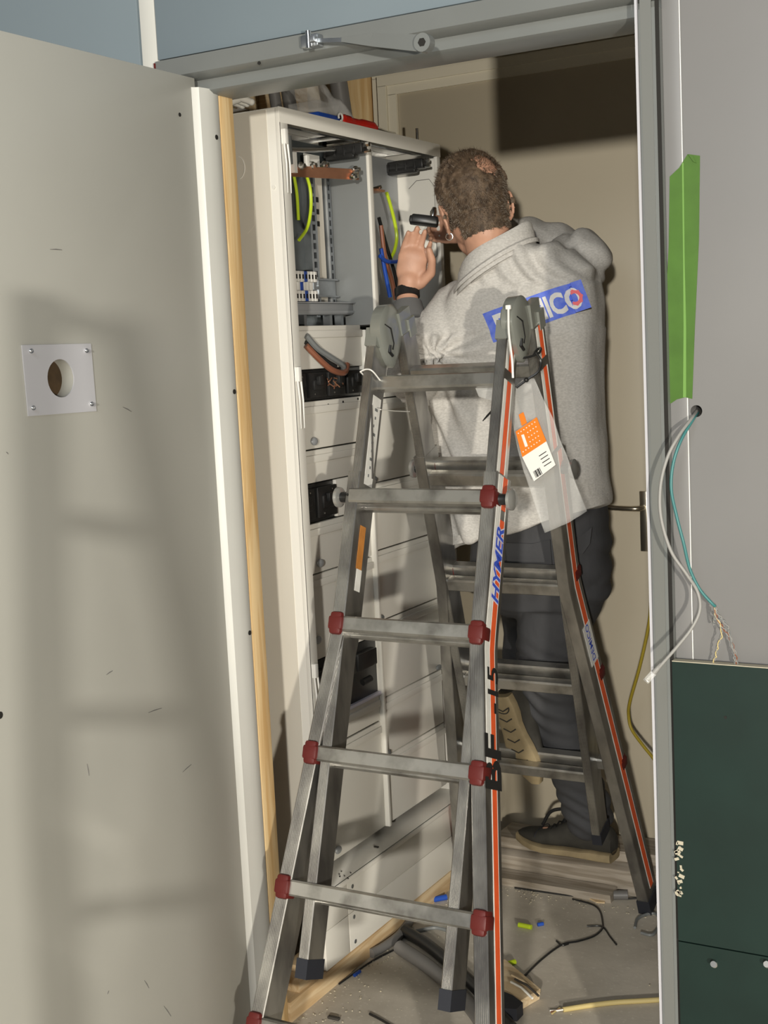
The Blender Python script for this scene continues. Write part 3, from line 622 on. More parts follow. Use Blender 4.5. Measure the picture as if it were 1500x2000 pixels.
# ------------------------------------------------------------ the ladder
XLC, XRC = -1.508, -1.182; BEND = 0.94; FLARE = 0.112
NN = V((0, 1, -0.414)).normalized(); NO = V((0, 1, 0.365)).normalized()
SN = V((-0.05, 0.414, 1)).normalized(); SF = V((0.05, -0.365, 1)).normalized()
def NP(x, z, e=0.0): return V((x+0.05*(1.3-z), 2.005+0.414*z, z))+NN*e
def FP(x, z, e=0.0): return V((x-0.05*(1.3-z), 3.315-0.365*z, z))+NO*e
EX = V((1, 0, 0))
def ribprof(wd, e0, e1, front_low=True):
    """stile section: rounded corners, fine ribs on the outward face"""
    n = 7; pts = []; r = 0.002; h = wd/2
    if front_low:
        for i in range(n+1):
            a = -h+r+(wd-2*r)*i/n; pts.append((a, e0)); 
            if i < n: b = (wd-2*r)/n; pts += [(a+b*0.35, e0), (a+b*0.45, e0+0.0011), (a+b*0.85, e0+0.0011)]
        pts += [(h, e0+r), (h, e1-r), (h-r, e1), (-h+r, e1), (-h, e1-r), (-h, e0+r)]
    else:
        pts = [(-h+r, e0), (h-r, e0), (h, e0+r), (h, e1-r)]
        for i in range(n+1):
            a = h-r-(wd-2*r)*i/n; pts.append((a, e1))
            if i < n: b = (wd-2*r)/n; pts += [(a-b*0.35, e1), (a-b*0.45, e1-0.0011), (a-b*0.85, e1-0.0011)]
        pts += [(-h, e1-r), (-h, e0+r)]
    return pts
def make_ladder(root, NP, FP, detail=True):
    secs = [('near', NP, NN, SN), ('far', FP, NO, SF)]
    made = {}
    for nm, P, n_, s_ in secs:
        near = nm == 'near'
        for sd in (-1, 1):
            xc = XLC if sd < 0 else XRC
            # inner stile
            g = MB().sweep(ribprof(0.024, 0.006, 0.070, near) if near else ribprof(0.024, 0.002, 0.066, True), [P(xc, 0.325 if near else 0.235), P(xc, 1.575)], EX, n_)
            made[nm, sd, 'in'] = ist = g.build('inner_stile', M['alu'], root)
            fz = 0.322 if near else 0.232
            MB().sweep([(a*1.0, b) for a, b in ((-0.0135, 0.004), (0.0135, 0.004), (0.0135, 0.072), (-0.0135, 0.072))], [P(xc, fz-0.030), P(xc, fz-0.022), P(xc, fz+0.006)], EX, n_).build('foot_cap', M['rubber'], ist)
            # outer stile with its outward bend
            xb = xc+sd*FLARE
            pf = ribprof(0.031, 0.0, 0.076, near)
            pts = [P(xc+sd*0.003, 1.283), P(xc+sd*0.003, BEND+0.03), P(xc+sd*0.004, BEND), P(xc+sd*0.0075, BEND-0.03), P(xb, 0.035)]
            made[nm, sd, 'out'] = ost = MB().sweep(pf, pts, EX, n_).build('outer_stile', M['alu'], root)
            MB().sweep([(-0.018, -0.003), (0.018, -0.003), (0.018, 0.079), (-0.018, 0.079)], [P(xb+sd*0.003, 0.0), P(xb, 0.04)], EX, n_).build('foot_cap', M['rubber'], ost)
            if not detail: continue
            # orange tape on the outside face; white strips are lit aluminium painted in
            h_in = 0.0122; h_out = 0.0157
            def strip(e0, e1, zz, m_, par, nmx, inner=False):
                hw = (h_in if inner else h_out)*sd
                pp = []
                for z in zz:
                    x = xc
                    if not inner:
                        x = xc+sd*0.003 if z >= BEND+0.03 else (xc+sd*0.0075+(xb-xc-sd*0.0075)*(BEND-0.03-z)/(BEND-0.03-0.035) if z <= BEND-0.03 else xc+sd*0.004)
                    pp.append(P(x+hw, z))
                return MB().loft([[p+n_*e0, p+n_*e1, p+n_*e1+EX*0.0006*sd, p+n_*e0+EX*0.0006*sd] for p in pp]).build(nmx, M[m_], par)
            for zz in ((1.572, 1.500), (1.478, 1.288)):
                strip(0.012, 0.026, zz, 'stickerlitalu', ist, 'lit_alu_strip', True)
                strip(0.030, 0.047, zz, 'orange', ist, 'orange_strip', True)
                strip(0.050, 0.054, zz, 'stickerlitalu', ist, 'lit_alu_strip', True)
            zz = (1.281, BEND+0.03, BEND, BEND-0.03, 0.42, 0.06)
            if near:
                for za in ((1.281, 1.262), ): strip(0.034, 0.056, (1.281, 1.215), 'orange', ost, 'orange_strip')
                strip(0.034, 0.056, (1.195, BEND+0.03, BEND, BEND-0.03, 0.42, 0.06), 'orange', ost, 'orange_strip')
                strip(0.031, 0.0335, zz, 'stickerlitalu', ost, 'lit_alu_strip'); strip(0.0565, 0.059, zz, 'stickerlitalu', ost, 'lit_alu_strip')
                strip(0.010, 0.028, (1.281, BEND+0.03, BEND, 0.72), 'stickerlitalu', ost, 'lit_alu_strip')
            else:
                strip(0.034, 0.056, zz, 'orange', ost, 'orange_strip')
                strip(0.031, 0.0335, zz, 'stickerlitalu', ost, 'lit_alu_strip'); strip(0.0565, 0.059, zz, 'stickerlitalu', ost, 'lit_alu_strip')
        # rungs
        rp = lambda e0, e1: [(-0.0165, e0+0.004), (-0.0125, e0), (0.0125, e0), (0.0165, e0+0.004), (0.0165, e1-0.004), (0.0125, e1), (-0.0125, e1), (-0.0165, e1-0.004)]
        zo = (1.232, 0.967, 0.709, 0.451, 0.195) if near else (1.238, 0.960, 0.686, 0.425)
        zi = (1.487, 1.225, 0.960, 0.702, 0.444) if near else (1.480, 1.222, 0.942, 0.668, 0.408)
        oe = (-0.003, 0.027) if near else (0.046, 0.076); ie = (0.033, 0.063) if near else (0.006, 0.036)
        for z in zo:
            dx = 0 if z > BEND else FLARE*(BEND-z)/BEND
            a, b = P(XLC-0.003-dx-0.006, z), P(XRC+0.003+dx+0.006, z)
            MB().loft([[p+s_*u+n_*v for u, v in rp(*oe)] for p in (a, b)]).build('rung', M['alurung'], root)
            if not detail: continue
            for sd in (-1, 1):
                if near and abs(z-1.232) < 0.01 and sd < 0: continue
                c = P((XLC if sd < 0 else XRC)+sd*(0.004+dx), z)+n_*((oe[0]+oe[1])/2-0.002*(1 if near else -1))
                rot = Matrix((EX, n_, s_)).transposed()
                k = MB().box(c, (0.035, 0.042, 0.030), 0.005, rot).box(c, (0.030, 0.040, 0.050), 0.007, rot)
                k.build('rung_cap', M['redcap'], root)
        for z in zi:
            a, b = P(XLC, z), P(XRC, z)
            MB().loft([[p+s_*u+n_*v for u, v in rp(*ie)] for p in (a, b)]).build('rung', M['alurung'], root)
        if not detail: continue
        # locking knobs
        for sd in (-1, 1):
            c = P((XLC if sd < 0 else XRC)+sd*0.012, 1.232 if near else 1.235)+n_*(0.02 if near else 0.045)
            kn = MB().tube([c, c+EX*sd*0.004, c+EX*sd*0.030], [0.015, 0.0125, 0.0115], 18).build('lock_knob', M['black'], root)
            c2 = c+EX*sd*0.028
            MB().tube([c2+EX*sd*t for t in (0, 0.003, 0.010, 0.014, 0.0155)], [0.017, 0.0225, 0.023, 0.017, 0.006], 26).build('knob_disc', M['greyknob'], kn)
    # hinges joining both sections
    for xc in (XLC, XRC):
        cy, cz = 2.712, 1.588
        def shell(x0, x1, sc):
            prof = []
            for i in range(28):
                t = 2*math.pi*i/28; y = math.sin(t); z = math.cos(t)
                prof.append((cy+0.054*sc*y*(1 if z > 0 else (1+z*0.40)), cz+(0.062 if z > 0 else 0.084)*sc*z))
            return [V((x, a, b)) for x in (x0, ) for a, b in prof], [V((x1, a, b)) for a, b in prof]
        r = []
        for x, sc in ((-0.017, 0.86), (-0.0145, 0.98), (0.012, 1.0), (0.0155, 0.92), (0.0185, 0.74), (0.020, 0.45)): r.append(shell(xc+x, xc+x, sc)[0])
        hg = MB().loft(r).build('hinge', M['hinge'], root, angle=50)
        for P, n_, s_, e0, e1 in ((NP, NN, SN, 0.004, 0.070), (FP, NO, SF, 0.0, 0.066)):
            MB().loft([[P(xc, z)+EX*a+n_*b for a, b in ((-0.0095, e0+0.006), (0.0095, e0+0.006), (0.0095, e1-0.006), (-0.0095, e1-0.006))] for z in (1.50, 1.565, 1.625)]).loft([[P(xc, z)+EX*a+n_*b for a, b in ((-0.015, e0-0.001), (0.015, e0-0.001), (0.015, e0+0.03), (-0.015, e0+0.03))] for z in (1.56, 1.60)] if P is NP else [[P(xc, z)+EX*a+n_*b for a, b in ((-0.015, e1-0.03), (0.015, e1-0.03), (0.015, e1+0.001), (-0.015, e1+0.001))] for z in (1.56, 1.60)]).build('hinge_arm', M['hinge'], hg)
        if detail:
            q = V((xc+0.0165, cy-0.030, cz-0.012))
            MB().tube([q+V((0, -0.010, 0.028)), q+V((0.004, 0.012, 0.018)), q+V((0.003, 0.024, -0.016)), q+V((0.003, 0.018, -0.030))], 0.0022, 8).build('release_spring', M['black'], hg)
            MB().tube([q+V((0.002, 0.008, -0.020)), q+V((0.002, 0.004, -0.034)), q+V((0.002, 0.018, -0.044))], 0.004, 10).build('release_hook', M['black'], hg)
    return made
lad = empty('folding_ladder', (-1.34, 2.70, 0))
tag(lad, 'tall aluminium folding ladder with red rung caps straddling the doorway', 'ladder')
md = make_ladder(lad, NP, FP)
# lettering on the right hand near stile
def fx(z):
    if z >= BEND+0.03: return XRC+0.003
    if z >= BEND-0.03: return XRC+0.003+0.0045*(BEND+0.03-z)/0.06
    return XRC+0.0075+(FLARE-0.0075)*(BEND-0.03-z)/(BEND-0.065)
def stile_text(s, size, z0, m_, P, n_, sd_x, par, nm, bold=0.03, e_mid=0.045, shear=0.0, lift=0.0009, sgn=1):
    vs, fs = text_geo(s, size, bold, shear)
    h = size*0.70; out = []
    L = SN if P is NP else SF
    for v in vs:
        z = z0+v.x*L.z
        x = fx(z)
        out.append(P(x+0.0157+lift, z)+n_*(e_mid-(v.y-h/2)*sgn))
    return MB().add(out, fs).build(nm, m_, par)
ro = md['near', 1, 'out']
stile_text('HYMER', 0.050, 1.030, M['lavender'], NP, NN, 1, ro, 'maker_lettering_outline', 0.075, 0.038, 0.25, 0.0008)
stile_text('HYMER', 0.050, 1.030, M['blue'], NP, NN, 1, ro, 'maker_lettering', 0.02, 0.038, 0.25, 0.0014)
stile_text('BF', 0.108, 0.680, M['ink'], NP, NN, 1, ro, 'inventory_lettering', 0.035, 0.038, 0, 0.0014)
stile_text('-15', 0.074, 0.822, M['ink'], NP, NN, 1, ro, 'inventory_lettering', 0.02, 0.044, 0, 0.0014)
fo = md['far', 1, 'out']
lb = MB().loft([[FP(fx(z)+0.0163, z, 0.014), FP(fx(z)+0.0163, z, 0.062), FP(fx(z)+0.017, z, 0.062), FP(fx(z)+0.017, z, 0.014)] for z in (0.838, 0.735)]).build('name_sticker', M['white'], fo)
stile_text('DEMICO', 0.027, 0.742, M['blue'], FP, NO, 1, fo, 'name_lettering', 0.01, 0.036, 0, 0.0022)
# stickers on the inward face of the left hand near stile
li = md['near', -1, 'in']; lo_ = md['near', -1, 'out']
def ist(z0, z1, e0, e1, m_, nm, hw=0.0122, par=None, x=XLC):
    return MB().loft([[NP(x+hw, z, e0), NP(x+hw, z, e1), NP(x+hw+0.0007, z, e1), NP(x+hw+0.0007, z, e0)] for z in (z0, z1)]).build(nm, M[m_], par)
st = ist(1.455, 1.262, 0.022, 0.058, 'stickerlitalu', 'instruction_sticker', par=li)
for i in range(9): z = 1.43-i*0.018; ist(z, z-0.006, 0.034+0.003*(i % 2), 0.046-0.004*(i % 3), 'greyins', 'sticker_pictogram', 0.0130, st)
r1 = ist(1.175, 1.085, 0.026, 0.050, 'rust', 'worn_sticker', 0.0187-0.003, lo_, XLC-0.003+0.0002)
r2 = ist(1.085, 1.040, 0.030, 0.052, 'stickerlitalu', 'worn_sticker', 0.0187-0.003, lo_, XLC-0.003+0.0002)
p = NP(XLC-0.012, 1.232, -0.0034); MB().cyl(p+NN*-0.0006, p+NN*0.001, 0.003, 10).build('rivet_hole', M['dark'], lad)
# ties and string
a = on(743, 800, 'y', 2.60); b = on(800, 804, 'y', 2.80)
MB().tube([a, (a+b)/2+V((0, 0, -0.001)), b], 0.0012, 6).build('string', M['white'], lad)
a = NP(XLC+0.016, 1.42, 0.01); MB().tube(smoothpath([NP(XLC+0.016, 1.43, 0.012), NP(XLC+0.017, 1.36, 0.03), NP(XLC+0.017, 1.28, 0.05)], 4), 0.0018, 6).build('wire_tail', M['debris'], lad)
for xc, z, e in ((XLC, 1.500, 0),):
    MB().tube(smoothpath([NP(xc-0.016, z, 0.0), NP(xc, z+0.004, -0.002), NP(xc+0.016, z, 0.0), NP(xc+0.018, z-0.01, 0.04), NP(xc+0.014, z-0.012, 0.078), NP(xc-0.014, z-0.01, 0.078), NP(xc-0.016, z, 0.0)], 4), 0.0018, 6).build('cable_tie', M['white'], lad)
p0 = on(993, 600, 'y', 2.655); MB().tube(smoothpath([p0, on(994, 650, 'y', 2.64), on(1000, 700, 'y', 2.63), on(1002, 738, 'y', 2.63)], 4), 0.0026, 6).box(p0, (0.012, 0.008, 0.010), 0.002).build('cable_tie', M['white'], lad)
# black cable ties round the two right hand stiles
bt = tag(MB().tube(smoothpath([on(1010, 700, 'y', 2.70), on(1030, 698, 'y', 2.71), on(1052, 690, 'y', 2.73), on(1056, 680, 'y', 2.75), on(1048, 684, 'y', 2.76), on(1042, 694, 'y', 2.74)], 5), 0.0028, 6).build('cable_tie', M['black']), 'upper black cable tie looped round the right ladder stiles below the hinge', 'cable tie')
tag(MB().tube(smoothpath([on(1046, 688, 'y', 2.72), on(1056, 705, 'y', 2.73), on(1051, 726, 'y', 2.72), on(1030, 741, 'y', 2.71), on(1008, 757, 'y', 2.70)], 5), 0.0028, 6).ball(on(1028, 742, 'y', 2.708), 0.0055).build('cable_tie', M['black']), 'lower black cable tie with a long tail holding the plastic pouch', 'cable tie')
tag(MB().tube([on(943, 822, 'y', 2.64), on(952, 812, 'y', 2.64), on(965, 798, 'y', 2.64)], [0.0012, 0.0024, 0.0024], 6).build('cable_tie', M['black']), 'tail of a black cable tie sticking out left of the right near stile', 'cable tie')
# pouch with its card
def gridpts(px, Y): return [[on(a, b, 'y', Y[i]) for a, b in row] for i, row in enumerate(px)]
bag = crumple(gridpts([[(1006, 752), (1020, 742), (1044, 740)], [(1000, 825), (1040, 815), (1082, 822)], [(1022, 920), (1065, 905), (1110, 900)], [(1063, 1042), (1105, 1024), (1147, 998)]], (2.715, 2.72, 2.735, 2.75)), M['hazywrap'], 'plastic_pouch', 'hazy plastic pouch with an orange card hanging on the right ladder stiles', 'plastic pouch', 0.003, 10, 2)
cq = [on(a, b, 'y', 2.712) for a, b in ((1007, 843), (1048, 815), (1067, 862), (1020, 893))]
def child_mesh(mb, nm, m_, par): return mb.build(nm, m_, par)
card = child_mesh(MB().prism(cq, (0, 0.0012, 0)), 'orange_card', M['orangelabel'], bag)
wq = [on(a, b, 'y', 2.712) for a, b in ((1020, 893), (1067, 862), (1085, 908), (1043, 940))]
card2 = child_mesh(MB().prism(wq, (0, 0.0012, 0)), 'white_card', M['white'], bag)
child_mesh(MB().prism([on(a, b, 'y', 2.714) for a, b in ((1013, 810), (1022, 805), (1029, 826), (1019, 832))], (0, 0.001, 0)), 'card_tab', M['orangelabel'], bag)
g = MB(); ux = (cq[1]-cq[0]); uy = (cq[3]-cq[0])
for i in range(7):
    for j in range(5):
        if i < 3 and 0 < j < 4: continue
        c = cq[0]+ux*(0.10+i*0.13)+uy*(0.12+j*0.18)+V((0, -0.0006, 0)); g.box(c, (0.0022, 0.0008, 0.0022))
c = cq[0]+ux*0.27+uy*0.5+V((0, -0.0004, 0)); rot = Matrix.Rotation(math.radians(-20), 3, 'Y').transposed()
g.build('card_dots', M['white'], card)
MB().box(c, (0.007, 0.0008, 0.028), 0.003, Matrix.Rotation(math.radians(18), 3, 'Y').transposed()).build('card_oval', M['white'], card)
g = MB(); ux = (wq[1]-wq[0]); uy = (wq[3]-wq[0])
for i in range(8): c0 = wq[0]+ux*(0.12+i*0.035)+uy*0.68+V((0, -0.0005, 0)); c1 = c0+uy*0.26; c2 = c1+ux*(0.012+0.01*(i % 3)); c3 = c0+ux*(0.012+0.01*(i % 3)); g.prism([c0, c3, c2, c1], (0, -0.0004, 0))
for j in range(4): c0 = wq[0]+ux*0.55+uy*(0.30+j*0.14)+V((0, -0.0005, 0)); g.prism([c0, c0+ux*0.3, c0+ux*0.3+uy*0.03, c0+uy*0.03], (0, -0.0004, 0))
g.build('barcode', M['ink'], card2)
tag(crumple(gridpts([[(922, 742), (948, 752), (970, 760)], [(935, 775), (955, 782), (972, 790)]], (2.66, 2.66)), M['hazywrap'], 'plastic_flap', None, None, 0.002, 8, 5), 'small flap of clear plastic left of the right near stile under the top rung', 'plastic flap')

# ------------------------------------------------------------ the person
man = None
def PX(x, y, Y): return on(x, y, 'y', Y)
hc_ = PX(925, 398, 3.03)                     # head centre
tiltH = Matrix.Rotation(math.radians(-14), 3, 'Y')
face = V((-0.62, 0.76, -0.16)).normalized()
upH = (tiltH @ V((0, 0, 1))); upH = (upH-face*upH.dot(face)).normalized(); rtH = face.cross(upH)
HM = Matrix((rtH, face, upH)).transposed()      # columns: right, forward, up of the head
def H(r, f, u): return hc_+HM @ V((r, f, u))
B = MB()
B.ball(H(0, -0.012, 0.030), (0.078, 0.098, 0.088), HM, 28, 18)      # skull
B.ball(H(0, 0.010, -0.030), (0.069, 0.082, 0.080), HM)
B.ball(H(0, 0.045, -0.075), (0.052, 0.050, 0.048), HM)          # jaw
B.ball(H(0, 0.080, -0.098), (0.022, 0.018, 0.016), HM)          # chin
B.ball(H(0, 0.072, 0.020), (0.056, 0.022, 0.020), HM)           # brow
B.limb([H(0, 0.090, 0.008), H(0, 0.110, -0.030)], [0.010, 0.014], 10); B.ball(H(0, 0.098, -0.036), (0.018, 0.012, 0.009), HM)
for s_ in (-1, 1): B.ball(H(s_*0.042, 0.066, -0.022), (0.024, 0.020, 0.020), HM)
B.ball(H(0, 0.088, -0.062), (0.024, 0.010, 0.006), HM); B.ball(H(0, 0.085, -0.073), (0.020, 0.010, 0.006), HM)
nb = PX(966, 518, 3.05)
B.limb([H(0, -0.025, -0.045), H(0.004, -0.025, -0.080), nb, nb+V((0.0, 0.02, -0.08))], [0.060, 0.058, 0.060, 0.07], 22)
# ears
for s_ in (-1, 1):
    e = H(s_*0.076, -0.006, -0.022)
    er = [e+HM @ V((s_*(0.004+0.010*(0.5+0.5*math.cos(t-2.5))), 0.020*math.cos(t)-0.002, 0.032*math.sin(t))) for t in [2*math.pi*i/14 for i in range(15)]]
    B.tube(er, 0.0048, 8); B.ball(e+HM @ V((s_*0.003, 0, 0)), (0.0055, 0.016, 0.026), HM); B.ball(e+HM @ V((s_*0.004, 0.003, -0.031)), (0.006, 0.008, 0.010), HM)
# inner torso, so the body is one surface under the clothes
PEL = V((-1.36, 3.20, 1.00)); CH = V((-1.355, 3.14, 1.45)); SHL = PX(888, 600, 3.09); SHR = PX(1122, 512, 3.17)
B.limb([PEL, CH], [0.11, 0.12], 20); B.limb([CH, nb+V((0, 0.02, -0.08))], [0.11, 0.07], 20)
B.limb([SHL, CH, SHR], [0.045, 0.09, 0.040], 18)
# left arm: elbow low by the cabinet, hand raised to the device
ELL = PX(806, 738, 2.97); WRL = PX(795, 572, 3.045)
B.limb([SHL, ELL, WRL], [0.050, 0.042, 0.027], 18)
KN = PX(812, 478, 3.05)
dh = (KN-WRL).normalized(); sdh = V((0.9, 0.40, 0.0)); sdh = (sdh-dh*sdh.dot(dh)).normalized(); nh = sdh.cross(dh)
HL = Matrix((sdh, nh, dh)).transposed()
def HP(a, n_, l): return WRL+HL @ V((a, n_, l))
B.limb([WRL, HP(0, 0, 0.03)], [0.026, 0.030], 14)
B.ball(HP(0.0, 0.0, 0.062), (0.040, 0.019, 0.050), HL); 
B.ball(HP(0.0, 0.0, 0.090), (0.041, 0.016, 0.026), HL)
dev = PX(838, 432, 3.085)
fing = [(-0.031, 0.088, 0.062, 0.0088), (-0.011, 0.094, 0.072, 0.0092), (0.010, 0.092, 0.068, 0.0090), (0.029, 0.084, 0.052, 0.0080)]
for a, l0, ln, r in fing:
    p0 = HP(a*0.95, 0.002, l0-0.01); p1 = HP(a*1.0+0.002, -0.004, l0+ln*0.36); p2 = HP(a+0.006, 0.004, l0+ln*0.72); p3 = HP(a+0.008, 0.016, l0+ln*0.98)
    B.limb([p0, p1, p2, p3], [r*1.12, r, r*0.92, r*0.78], 12)
B.limb([HP(0.030, 0.006, 0.030), HP(0.052, 0.018, 0.060), HP(0.050, 0.034, 0.092), HP(0.038, 0.042, 0.116)], [0.015, 0.0125, 0.0105, 0.009], 12)
# right arm: elbow raised out to the side, forearm reaching behind the head
ELR = PX(1140, 500, 3.24); WRR = PX(925, 450, 3.37)
B.limb([SHR, ELR, WRR], [0.036, 0.034, 0.026], 18)
dr = V((-0.95, 0.1, 0.12)).normalized(); sr = V((0, 0.1, 1)); sr = (sr-dr*sr.dot(dr)).normalized(); HR = Matrix((sr, dr.cross(sr), dr)).transposed()
def HQ(a, n_, l): return WRR+HR @ V((a, n_, l))
B.ball(HQ(0, 0, 0.06), (0.040, 0.018, 0.050), HR)
for a, l0, ln, r in fing: B.limb([HQ(a, 0, l0-0.01), HQ(a, -0.006, l0+ln*0.35), HQ(a, -0.026, l0+ln*0.55), HQ(a, -0.040, l0+ln*0.35)], [r*1.1, r, r*0.9, r*0.8], 10)
B.limb([HQ(0.03, 0, 0.03), HQ(0.052, -0.015, 0.06), HQ(0.044, -0.032, 0.088)], [0.014, 0.012, 0.010], 10)
# legs inside the trousers
HIPR = V((-1.29, 3.21, 0.97)); HIPL = V((-1.44, 3.21, 0.96))
KNR = PX(1068, 1330, 3.28); ANR = V((PX(1150, 1600, 3.36).x, 3.365, 0.215))
KNL = V((-1.50, 3.46, 0.80))
hR = PX(1200, 1664, 3.36); tR = PX(986, 1664, 3.36); hR = V((hR.x, 3.36, 0.118)); tR = V((hR.x-0.298, 3.385, 0.118))
tL = PX(1018, 1482, 3.20); hL = PX(972, 1362, 3.155); tL = hL+(tL-hL).normalized()*0.275
fL = (tL-hL).normalized(); uL = V((0.30, 0.95, 0.1)); uL = (uL-fL*uL.dot(fL)).normalized()
ANL = hL+fL*0.055+uL*0.10
B.limb([HIPR, KNR, ANR], [0.075, 0.050, 0.036], 18); B.limb([HIPL, KNL, ANL], [0.075, 0.048, 0.036], 18)
B.limb([PEL, HIPR], [0.1, 0.08], 18); B.limb([PEL, HIPL], [0.1, 0.08], 18)
B.limb([ANR, hR+(tR-hR)*0.3+V((0, 0, 0.055)), hR+(tR-hR)*0.7+V((0, 0, 0.045))], [0.034, 0.026, 0.018], 12); B.limb([ANL, hL+fL*0.09+uL*0.055, hL+fL*0.18+uL*0.04], [0.034, 0.026, 0.018], 12)
body = B.build('person', M['skin'])
fuse(body, 0.0042, 5)
tag(body, 'person in a grey sweatshirt seen from behind, reaching into the open cabinet', 'person')
man = body

# hair: short cap following the skull, ragged with bristles
def hairline(r, f, u):
    """True where hair grows, in head axes"""
    if f > 0.062: return False
    if u < -0.050 - (0.036 if f < -0.03 else 0.0): return False
    if u < 0.005 and f > 0.012: return False
    return True
g = MB(); bvs = []
dg = man.data; off = man.location
cap = {}
HI = HM.transposed()
faces = []
for p in dg.polygons:
    c = HI @ (p.center+off-hc_)
    if abs(c.x) < 0.12 and abs(c.y) < 0.14 and c.z > -0.12 and hairline(c.x, c.y, c.z) and not (abs(c.x) > 0.079 and abs(c.y+0.004) < 0.026 and c.z < 0.014):
        faces.append(p)
vs = []; fs = []; idx = {}
def bald(c): return ((c.x-0.030)**2+(c.y+0.082)**2+(c.z-0.066)**2)**0.5 < 0.034+0.012*noise.noise(c*60)
for p in faces:
    if bald(HI @ (p.center+off-hc_)): continue
    q = []
    for vi in p.vertices:
        if vi not in idx:
            v = dg.vertices[vi]; idx[vi] = len(vs)
            c = HI @ (v.co+off-hc_)
            thin = max(0, 1-((c.x-0.030)**2+(c.y+0.082)**2+(c.z-0.066)**2)**0.5/0.060)
            t = 0.0055*(1-thin*0.95)
            if c.z < -0.03: t *= 0.45
            if c.z > 0.03 and c.y > -0.05: t *= 1.9
            n1 = noise.noise(v.co*110); vs.append(v.co+off+v.normal*(t*(0.9+0.5*n1)))
        q.append(idx[vi])
    fs.append(tuple(q))
g.add(vs, fs)
hair = g.build('hair', M['hair'], man)
# bristles
def bristles(n, m_, nm, lo, hi, ln, cond, seed):
    random.seed(seed); b = MB(); k = 0
    while k < n:
        p = random.choice(faces); v = dg.vertices[p.vertices[0]]; c = HI @ (v.co+off-hc_)
        if not cond(c): continue
        thin = max(0, 1-((c.x-0.030)**2+(c.y+0.082)**2+(c.z-0.066)**2)**0.5/0.060)
        if random.random() < thin*1.15: continue
        k += 1
        base = v.co+off+V([random.uniform(-.003, .003) for _ in range(3)])
        tan = HM @ V((random.uniform(-0.5, 0.5), 0.5 if c.z > 0.04 else -0.1, -0.7 if c.z < 0.06 else 0.15))
        d = (v.normal*0.8+tan*0.8+V([random.uniform(-.3, .3) for _ in range(3)])).normalized()
        l_ = ln*random.uniform(lo, hi)*(1.5 if c.z > 0.05 and c.y > -0.05 else (0.6 if c.z < -0.02 else 1.0))
        sx = d.orthogonal().normalized()*0.0006; sy = d.cross(sx.normalized())*0.0006
        tip = base+d*l_; b.add([base+sx, base-sx*0.5+sy*0.87, base-sx*0.5-sy*0.87, tip], [(0, 1, 3), (1, 2, 3), (2, 0, 3)])
    o = b.build(nm, m_, man); o['kind'] = 'stuff'; return o
bristles(13000, M['hair'], 'hair_bristles', 0.6, 1.2, 0.012, lambda c: True, 1)
bristles(5500, M['hairgrey'], 'grey_hair_bristles', 0.6, 1.2, 0.012, lambda c: c.z < 0.045 or random.random() < 0.18, 2)
er = H(-0.081, -0.004, -0.062)
MB().tube([er+V((0.008*math.cos(t), 0.002*math.cos(t), 0.008*math.sin(t)-0.004)) for t in [2*math.pi*i/18 for i in range(19)]], 0.0016, 8).build('earring', M['chrome'], man)

# sweatshirt
def ring(c, a, b, tilt, n=36, p_=2.4, yaw=0.0, rough=0.0, k=0):
    out = []
    for i in range(n):
        t = 2*math.pi*i/n; ct, st_ = math.cos(t), math.sin(t)
        x = a*math.copysign(abs(ct)**(2/p_), ct); y = b*math.copysign(abs(st_)**(2/p_), st_)
        x2 = x*math.cos(yaw)-y*math.sin(yaw); y2 = x*math.sin(yaw)+y*math.cos(yaw)
        out.append(V((c[0]+x2, c[1]+y2, c[2]+x2*tilt)))
    return out
S = MB()
def ce(pxl, pxr, Y): return (PX(*pxl, Y)+PX(*pxr, Y))/2, (PX(*pxr, Y)-PX(*pxl, Y)).length/2
rows = [((896, 1062), (1177, 985), 0.150, 3.13), ((886, 1030), (1178, 962), 0.150, 3.13), ((868, 930), (1176, 905), 0.148, 3.13), ((858, 840), (1174, 830), 0.146, 3.13), ((852, 760), (1172, 745), 0.146, 3.13), ((850, 700), (1170, 670), 0.144, 3.13), ((858, 640), (1168, 585), 0.138, 3.125), ((880, 595), (1158, 522), 0.126, 3.11), ((908, 562), (1110, 476), 0.112, 3.09)]
rg = []
for l, r, b, Yc in rows:
    c, a = ce(l, r, Yc); tl_ = (PX(*r, Yc).z-PX(*l, Yc).z)/(2*a); rg.append(ring(c, a, b, tl_, yaw=0.10, p_=2.7))
c = PX(968, 505, 3.06); rg.append(ring(c, 0.086, 0.084, 0.45))
S.loft(rg)
S.limb([SHL+V((0.01, 0, -0.012)), (SHL+ELL)/2+V((-0.004, -0.006, -0.01)), ELL, ELL*0.35+WRL*0.65+V((-0.004, 0, -0.0))], [0.076, 0.072, 0.063, 0.042], 22)
S.limb([SHR+V((-0.03, 0, -0.02)), (SHR+ELR)/2+V((0, 0, 0.0)), ELR, ELR*0.5+WRR*0.5+V((0, 0, 0.012)), ELR*0.2+WRR*0.8], [0.082, 0.074, 0.062, 0.056, 0.044], 22)
shirt = S.build('sweatshirt', M['shirt'], man)
